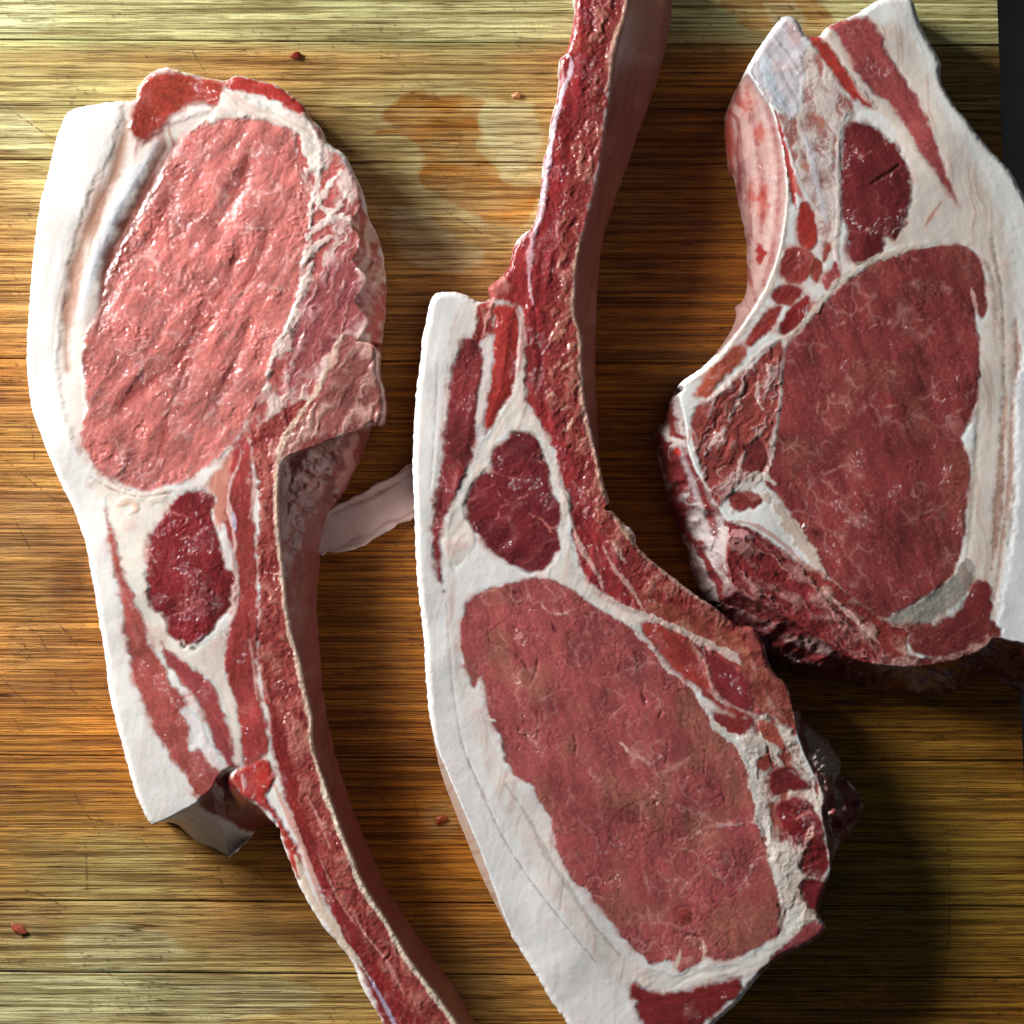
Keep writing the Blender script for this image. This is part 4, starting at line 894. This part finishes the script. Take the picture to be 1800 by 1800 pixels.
# bone tip and the marrow below it
c.area([(1376, 30), (1392, 30), (1406, 44), (1416, 80), (1414, 130), (1406, 170), (1396, 206), (1370, 192), (1346, 172), (1322, 126), (1340, 86), (1358, 54)], 'fat', "bone_tip", base=(206, 196, 202), ang=60, streak=.3, streakcol=(170, 150, 162), wet=.8, bump=2.6, seed=131, soft=3)
c.line([(1345, 95), (1350, 140), (1380, 185), (1395, 195)], 24, (212, 224, 232), alpha=.75, soft=6)
c.line([(1385, 40), (1398, 60), (1395, 80)], 20, (214, 170, 158), alpha=.5, soft=6)
c.area([(1414, 80), (1440, 95), (1475, 150), (1500, 190), (1478, 220), (1472, 300), (1472, 400), (1460, 440), (1438, 420), (1434, 380), (1410, 330), (1396, 290), (1380, 240), (1365, 200), (1396, 206), (1410, 160)], 'torn', "rib_bone",
       fat=(226, 210, 202), red=(188, 122, 112), ang=80, bal=.3, soft=5, rag=4, bump=1.0, size=14, seed=133)
c.line([(1412, 240), (1425, 270), (1432, 310), (1442, 350), (1455, 395)], 14, (214, 208, 214), alpha=.8, dz=2, soft=4)
c.net([[(1432, 200), (1445, 215), (1440, 235)], [(1410, 285), (1420, 300)]], 13, (204, 128, 104), alpha=.8, soft=4)
c.line([(1364, 198), (1372, 232), (1382, 270), (1390, 310), (1396, 350), (1402, 368)], 8, (196, 32, 28), alpha=.9, dz=-4, rag=2.5, wet=1)
c.line([(1388, 300), (1400, 330), (1412, 350)], 12, (206, 70, 56), alpha=.8, soft=4, wet=1)
c.line([(1474, 250), (1474, 320), (1475, 380), (1470, 440), (1478, 480)], 8, (216, 196, 186), alpha=.85, dz=3, wet=1)
# cluster of small muscles by the blade
for poly, bc in (([(1404, 366), (1420, 354), (1432, 380), (1437, 420), (1424, 440), (1403, 430)], (170, 52, 42)), ([(1372, 452), (1392, 434), (1424, 444), (1434, 466), (1416, 492), (1390, 500), (1374, 482)], (166, 66, 58)),
                 ([(1446, 440), (1456, 428), (1460, 444), (1448, 460)], (176, 82, 64)), ([(1456, 478), (1466, 460), (1476, 478), (1470, 502), (1452, 510), (1446, 494)], (160, 62, 54)), ([(1422, 538), (1440, 526), (1448, 536), (1436, 552), (1424, 554)], (166, 60, 52)),
                 ([(1356, 520), (1372, 500), (1402, 504), (1412, 516), (1396, 534), (1370, 536)], (160, 54, 48)), ([(1378, 556), (1404, 528), (1420, 524), (1416, 556), (1396, 584), (1370, 588)], (154, 42, 40)),
                 ([(1310, 600), (1330, 568), (1356, 540), (1374, 540), (1366, 566), (1340, 592), (1318, 608)], (160, 54, 48)), ([(1426, 470), (1436, 452), (1446, 470), (1438, 496), (1428, 490)], (170, 70, 58))):
    c.area(poly, 'muscle', "muscle_strip", base=bc, ang=-50, cell=24, vein=.35, crease=.2, edge=1.5, soft=3, rag=3)
c.area([(1222, 692), (1240, 656), (1262, 632), (1290, 606), (1310, 604), (1312, 622), (1290, 650), (1262, 676), (1246, 696)], 'muscle', "muscle_strip", base=(186, 88, 62), ang=-48, cell=26, vein=.5, crease=.2, edge=1.5)
c.area([(1214, 745), (1228, 712), (1256, 694), (1290, 665), (1325, 640), (1350, 612), (1376, 602), (1376, 650), (1368, 720), (1354, 780), (1344, 830), (1330, 846), (1300, 850), (1276, 880), (1262, 890), (1244, 862), (1228, 810), (1216, 780)], 'torn', "rib_muscle",
       fat=(214, 176, 172), red=(164, 78, 70), ang=-62, bal=-.28, soft=4, rag=3, bump=2.4, size=12, seed=141)
c.net([[(1210, 720), (1250, 700), (1300, 655), (1345, 612), (1385, 590)], [(1215, 740), (1208, 780)], [(1334, 660), (1332, 700), (1342, 720)], [(1296, 860), (1302, 812), (1325, 775), (1346, 750)], [(1240, 800), (1258, 770), (1275, 755)], [(1365, 740), (1360, 790), (1350, 830)],
       [(1374, 640), (1372, 700), (1366, 740)], [(1280, 740), (1300, 700), (1308, 670)], [(1240, 820), (1236, 850), (1262, 870)]], 7, (226, 198, 190), alpha=.85, dz=2, rag=2.5, wet=1)
c.area([(1310, 790), (1326, 776), (1344, 778), (1350, 810), (1340, 828), (1320, 830), (1306, 822)], 'muscle', "muscle_strip", base=(134, 52, 50), cell=40, vein=.1, crease=.1, edge=2)
c.line([(1286, 900), (1300, 870), (1320, 845), (1345, 838), (1362, 850)], 18, (222, 206, 194), alpha=.9, dz=2, rag=3)
c.area([(1280, 876), (1296, 862), (1328, 864), (1340, 880), (1318, 894), (1290, 896)], 'muscle', None, base=(158, 62, 56), soft=3, edge=2)
c.line([(1340, 866), (1372, 900), (1395, 935), (1420, 970), (1440, 1000), (1455, 1020)], 22, (216, 196, 180), alpha=.95, dz=2, rag=5)
c.line([(1190, 700), (1200, 680), (1230, 660), (1262, 630), (1294, 592), (1330, 545), (1362, 480), (1376, 420), (1384, 350), (1380, 300)], 10, (232, 214, 202), alpha=.95, dz=2, rag=2, wet=.8)
c.net([[(1378, 596), (1420, 560), (1470, 500), (1520, 464), (1580, 440), (1640, 424)]], 14, (226, 212, 196), alpha=.8, dz=1.5, rag=3)
c.line([(1382, 590), (1424, 548), (1474, 492), (1524, 458)], 2.5, (150, 134, 122), alpha=.6, dz=-1)
c.line([(1625, 400), (1640, 375), (1655, 355)], 6, (196, 130, 104), alpha=.7)
# bottom edge
c.area([(1694, 984), (1714, 998), (1708, 1030), (1680, 1066), (1640, 1090), (1600, 1104), (1570, 1100), (1560, 1088), (1604, 1064), (1645, 1040), (1676, 1012)], 'fat', "fat_seam", base=(150, 146, 136), ang=-35, streak=.3, wet=1, soft=5, rag=4, bump=1.6)
c.area([(1450, 1010), (1500, 1050), (1550, 1084), (1590, 1100), (1640, 1096), (1600, 1120), (1600, 1150), (1640, 1164), (1560, 1164), (1500, 1120), (1450, 1070), (1410, 1020), (1400, 980)], 'torn', None, fat=(196, 150, 136), red=(146, 60, 54), ang=38, bal=0, soft=5, rag=3, size=9)
c.area([(1702, 1040), (1720, 1022), (1742, 1030), (1742, 1104), (1715, 1134), (1660, 1156), (1606, 1146), (1600, 1112), (1650, 1094), (1688, 1068)], 'muscle', "muscle_strip", base=(128, 48, 46), ang=-30, cell=40, vein=.3, crease=.3, edge=1.5)
c.area([(1262, 930), (1285, 915), (1330, 935), (1400, 985), (1440, 1040), (1500, 1105), (1570, 1165), (1500, 1180), (1420, 1120), (1360, 1100), (1300, 1060), (1272, 1010)], 'torn', "chine_edge", fat=(190, 132, 126), red=(140, 50, 50), ang=42, bal=-.15, soft=4, rag=4, bump=3.4, size=15, seed=150)
c.line([(1290, 915), (1330, 925), (1375, 955), (1410, 990)], 9, (204, 160, 150), alpha=.8, dz=1)
c.line([(1282, 930), (1320, 936), (1355, 960), (1380, 985)], 10, (116, 30, 30), alpha=.7, dz=-6, soft=4)
c.line([(1280, 945), (1300, 936), (1325, 945)], 14, (220, 160, 160), alpha=.8, dz=4, wet=1)
c.area([(1560, 1150), (1620, 1158), (1680, 1148), (1722, 1122), (1746, 1090), (1760, 1122), (1740, 1150), (1690, 1176), (1620, 1186), (1540, 1184)], 'torn', None, fat=(186, 140, 130), red=(120, 50, 48), ang=-20, bal=-.1, soft=5, bump=2)
c.line([(1450, 1040), (1500, 1085), (1545, 1130)], 8, (222, 180, 170), alpha=.9, dz=1)
# flanks
c.side([(1316, 128), (1340, 168), (1358, 200), (1374, 262), (1382, 330), (1376, 400), (1362, 462), (1336, 522), (1300, 578), (1262, 622)],
       [(1308, 126), (1296, 150), (1282, 190), (1283, 240), (1288, 280), (1300, 300), (1309, 350), (1320, 400), (1323, 440), (1323, 490), (1314, 520), (1302, 532), (1302, 548), (1288, 582), (1260, 620)],
       'fat', "side_membrane", base=(190, 152, 146), ang=84, streak=.8, streakcol=(140, 56, 48), pinks=.3, wet=.75, pw=.85, bump=3, seed=160)
c.net([[(1318, 150), (1314, 190)], [(1340, 215), (1342, 240)], [(1350, 320), (1345, 380)], [(1335, 310), (1332, 350)]], 20, (176, 66, 50), alpha=.7, soft=8, rag=6)
for q, w, k, al in (([(1330, 150), (1352, 230), (1362, 320), (1352, 430), (1328, 520)], 9, (214, 186, 178), .75), ([(1312, 150), (1326, 240), (1336, 330), (1332, 430)], 7, (208, 176, 168), .7),
                    ([(1344, 160), (1366, 250), (1372, 330), (1364, 420), (1344, 500)], 6, (146, 52, 44), .7), ([(1322, 170), (1338, 260), (1348, 340), (1344, 400)], 7, (138, 50, 44), .65),
                    ([(1304, 200), (1314, 280), (1324, 360), (1328, 450)], 7, (130, 56, 52), .6), ([(1300, 240), (1308, 300), (1316, 350), (1324, 420)], 5, (120, 60, 62), .6)):
    c.line(q, w, k, alpha=al, soft=4, rag=3, dz=2 if k[1] > 100 else -3, wig=.4, wet=1)
c.line([(1296, 160), (1290, 210), (1296, 270), (1300, 290)], 12, (176, 70, 56), alpha=.8, soft=4, dz=3)
c.line([(1340, 422), (1344, 440), (1341, 458)], 13, (150, 16, 26), alpha=.95, soft=3, rag=3, dz=-3, wet=1)
c.side([(1194, 698), (1204, 745), (1212, 800), (1236, 850), (1262, 892), (1280, 925), (1276, 985), (1292, 1040), (1330, 1075)],
       [(1188, 690), (1178, 714), (1172, 738), (1154, 755), (1159, 790), (1174, 850), (1188, 900), (1208, 955), (1223, 1010), (1238, 1042), (1260, 1077), (1294, 1102), (1328, 1142)],
       'torn', "side_membrane", fat=(196, 180, 176), red=(126, 48, 48), ang=70, bal=.1, pw=.75, wob=14, bump=3, seed=164)
c.line([(1196, 790), (1212, 830), (1230, 880), (1250, 950), (1262, 990)], 14, (196, 184, 184), alpha=.7, soft=4, dz=3)
c.line([(1240, 870), (1252, 910), (1262, 950)], 14, (120, 34, 38), alpha=.7, soft=4, dz=-5)
c.line([(1190, 785), (1198, 800)], 7, (206, 30, 26), alpha=.9, wet=1)
c.side([(1290, 1040), (1350, 1068), (1400, 1096), (1450, 1130), (1500, 1158), (1560, 1170), (1620, 1172), (1690, 1158), (1735, 1136), (1748, 1122), (1800, 1132), (1880, 1140)],
       [(1262, 1077), (1296, 1102), (1330, 1142), (1360, 1174), (1400, 1194), (1450, 1204), (1500, 1208), (1550, 1224), (1600, 1232), (1650, 1236), (1695, 1228), (1725, 1216), (1748, 1194), (1770, 1197), (1796, 1214), (1830, 1232), (1880, 1210)],
       'torn', "side_membrane", fat=(170, 136, 132), red=(126, 50, 52), ang=20, bal=-.15, pw=.8, wob=14, bump=3.4, seed=168)
c.build(C, (1560, 620))

# =================================================================== FAT SCRAP
S = empty("fat_scrap", "thin pale trimming of fat lying between the left and middle chops", "fat scrap")
s = Cut([(541, 962), (538, 945), (546, 936), (556, 934), (562, 916), (572, 900), (590, 889), (612, 878), (640, 864), (664, 848), (690, 838), (706, 824), (722, 815), (760, 815), (760, 900), (735, 903), (722, 915), (700, 920),
         (684, 934), (655, 948), (640, 960), (620, 966), (590, 972), (575, 970), (566, 976)], 18, "trimmed_fat", 'fat', base=(224, 190, 182), ang=-28, streak=.5, streakcol=(150, 92, 84), seed=13, wet=.6, rnd=4, und=2, bump=1.5)
s.line([(540, 945), (556, 962), (575, 968), (600, 966), (640, 953), (690, 922)], 7, (206, 180, 168), alpha=.9, dz=5)
s.line([(566, 972), (600, 976), (640, 962), (680, 935)], 6, (140, 56, 52), alpha=.7, dz=0)
s.line([(580, 905), (640, 880), (700, 850)], 8, (160, 122, 116), alpha=.7, dz=-4, soft=4)
s.build(S, (640, 900))

# =================================================================== CRUMBS
def crumb(name, label, cat, px, py, rx, ry, rz, rgb, seed, group=None):
    import bmesh
    bm = bmesh.new(); bmesh.ops.create_icosphere(bm, subdivisions=3, radius=1)
    r = random.Random(seed); ph = [r.uniform(0, 6) for _ in range(6)]
    for v in bm.verts:
        q = v.co.copy()
        n = 1 + .16 * math.sin(3 * q.x + ph[0]) * math.sin(4 * q.y + ph[1]) + .12 * math.sin(7 * q.z + ph[2] + 3 * q.x) + .07 * math.sin(11 * q.y + ph[3])
        v.co = Vector((q.x * rx * n, q.y * ry * n, max(q.z * rz * n, -rz * .7) + rz * .7)) * K
    for f in bm.faces: f.smooth = True
    me = bpy.data.meshes.new(name); bm.to_mesh(me); bm.free()
    me.materials.append(plain_material(name + "_surface", rgb, .35, 1500, .3))
    o = link(bpy.data.objects.new(name, me)); o.location = ((px - 900) * K, -(py - 900) * K, 0.0001)
    o.rotation_euler.z = r.uniform(-.5, .5)
    o['label'] = label; o['category'] = cat
    if group: o['group'] = group
crumb("meat_crumb", "tiny dark red meat crumb on the board just above the left chop", "crumb", 520, 98, 9, 6, 5, (128, 40, 30), 1)
crumb("bone_crumb", "tiny tan bone crumb right of the amber stain beside the middle chop's rib", "crumb", 907, 168, 8, 5, 5, (196, 140, 96), 2)
crumb("meat_shred", "small translucent red shred on the board at the lower left corner", "crumb", 34, 1634, 15, 7, 3, (150, 70, 48), 3)
crumb("meat_shred", "small translucent red shred just left of the middle chop's lower fat edge", "crumb", 775, 1440, 11, 7, 3, (160, 74, 40), 4)
crumb("fat_crumb", "tiny pale fat crumb resting on the middle of the right chop's eye", "crumb", 1413, 925, 4, 5, 4, (226, 190, 184), 5)
bpy.data.objects["fat_crumb"].location.z = 0.0262
tgt = bpy.data.objects["fat_crumb"]; tgt.location.x *= .972; tgt.location.y *= .972
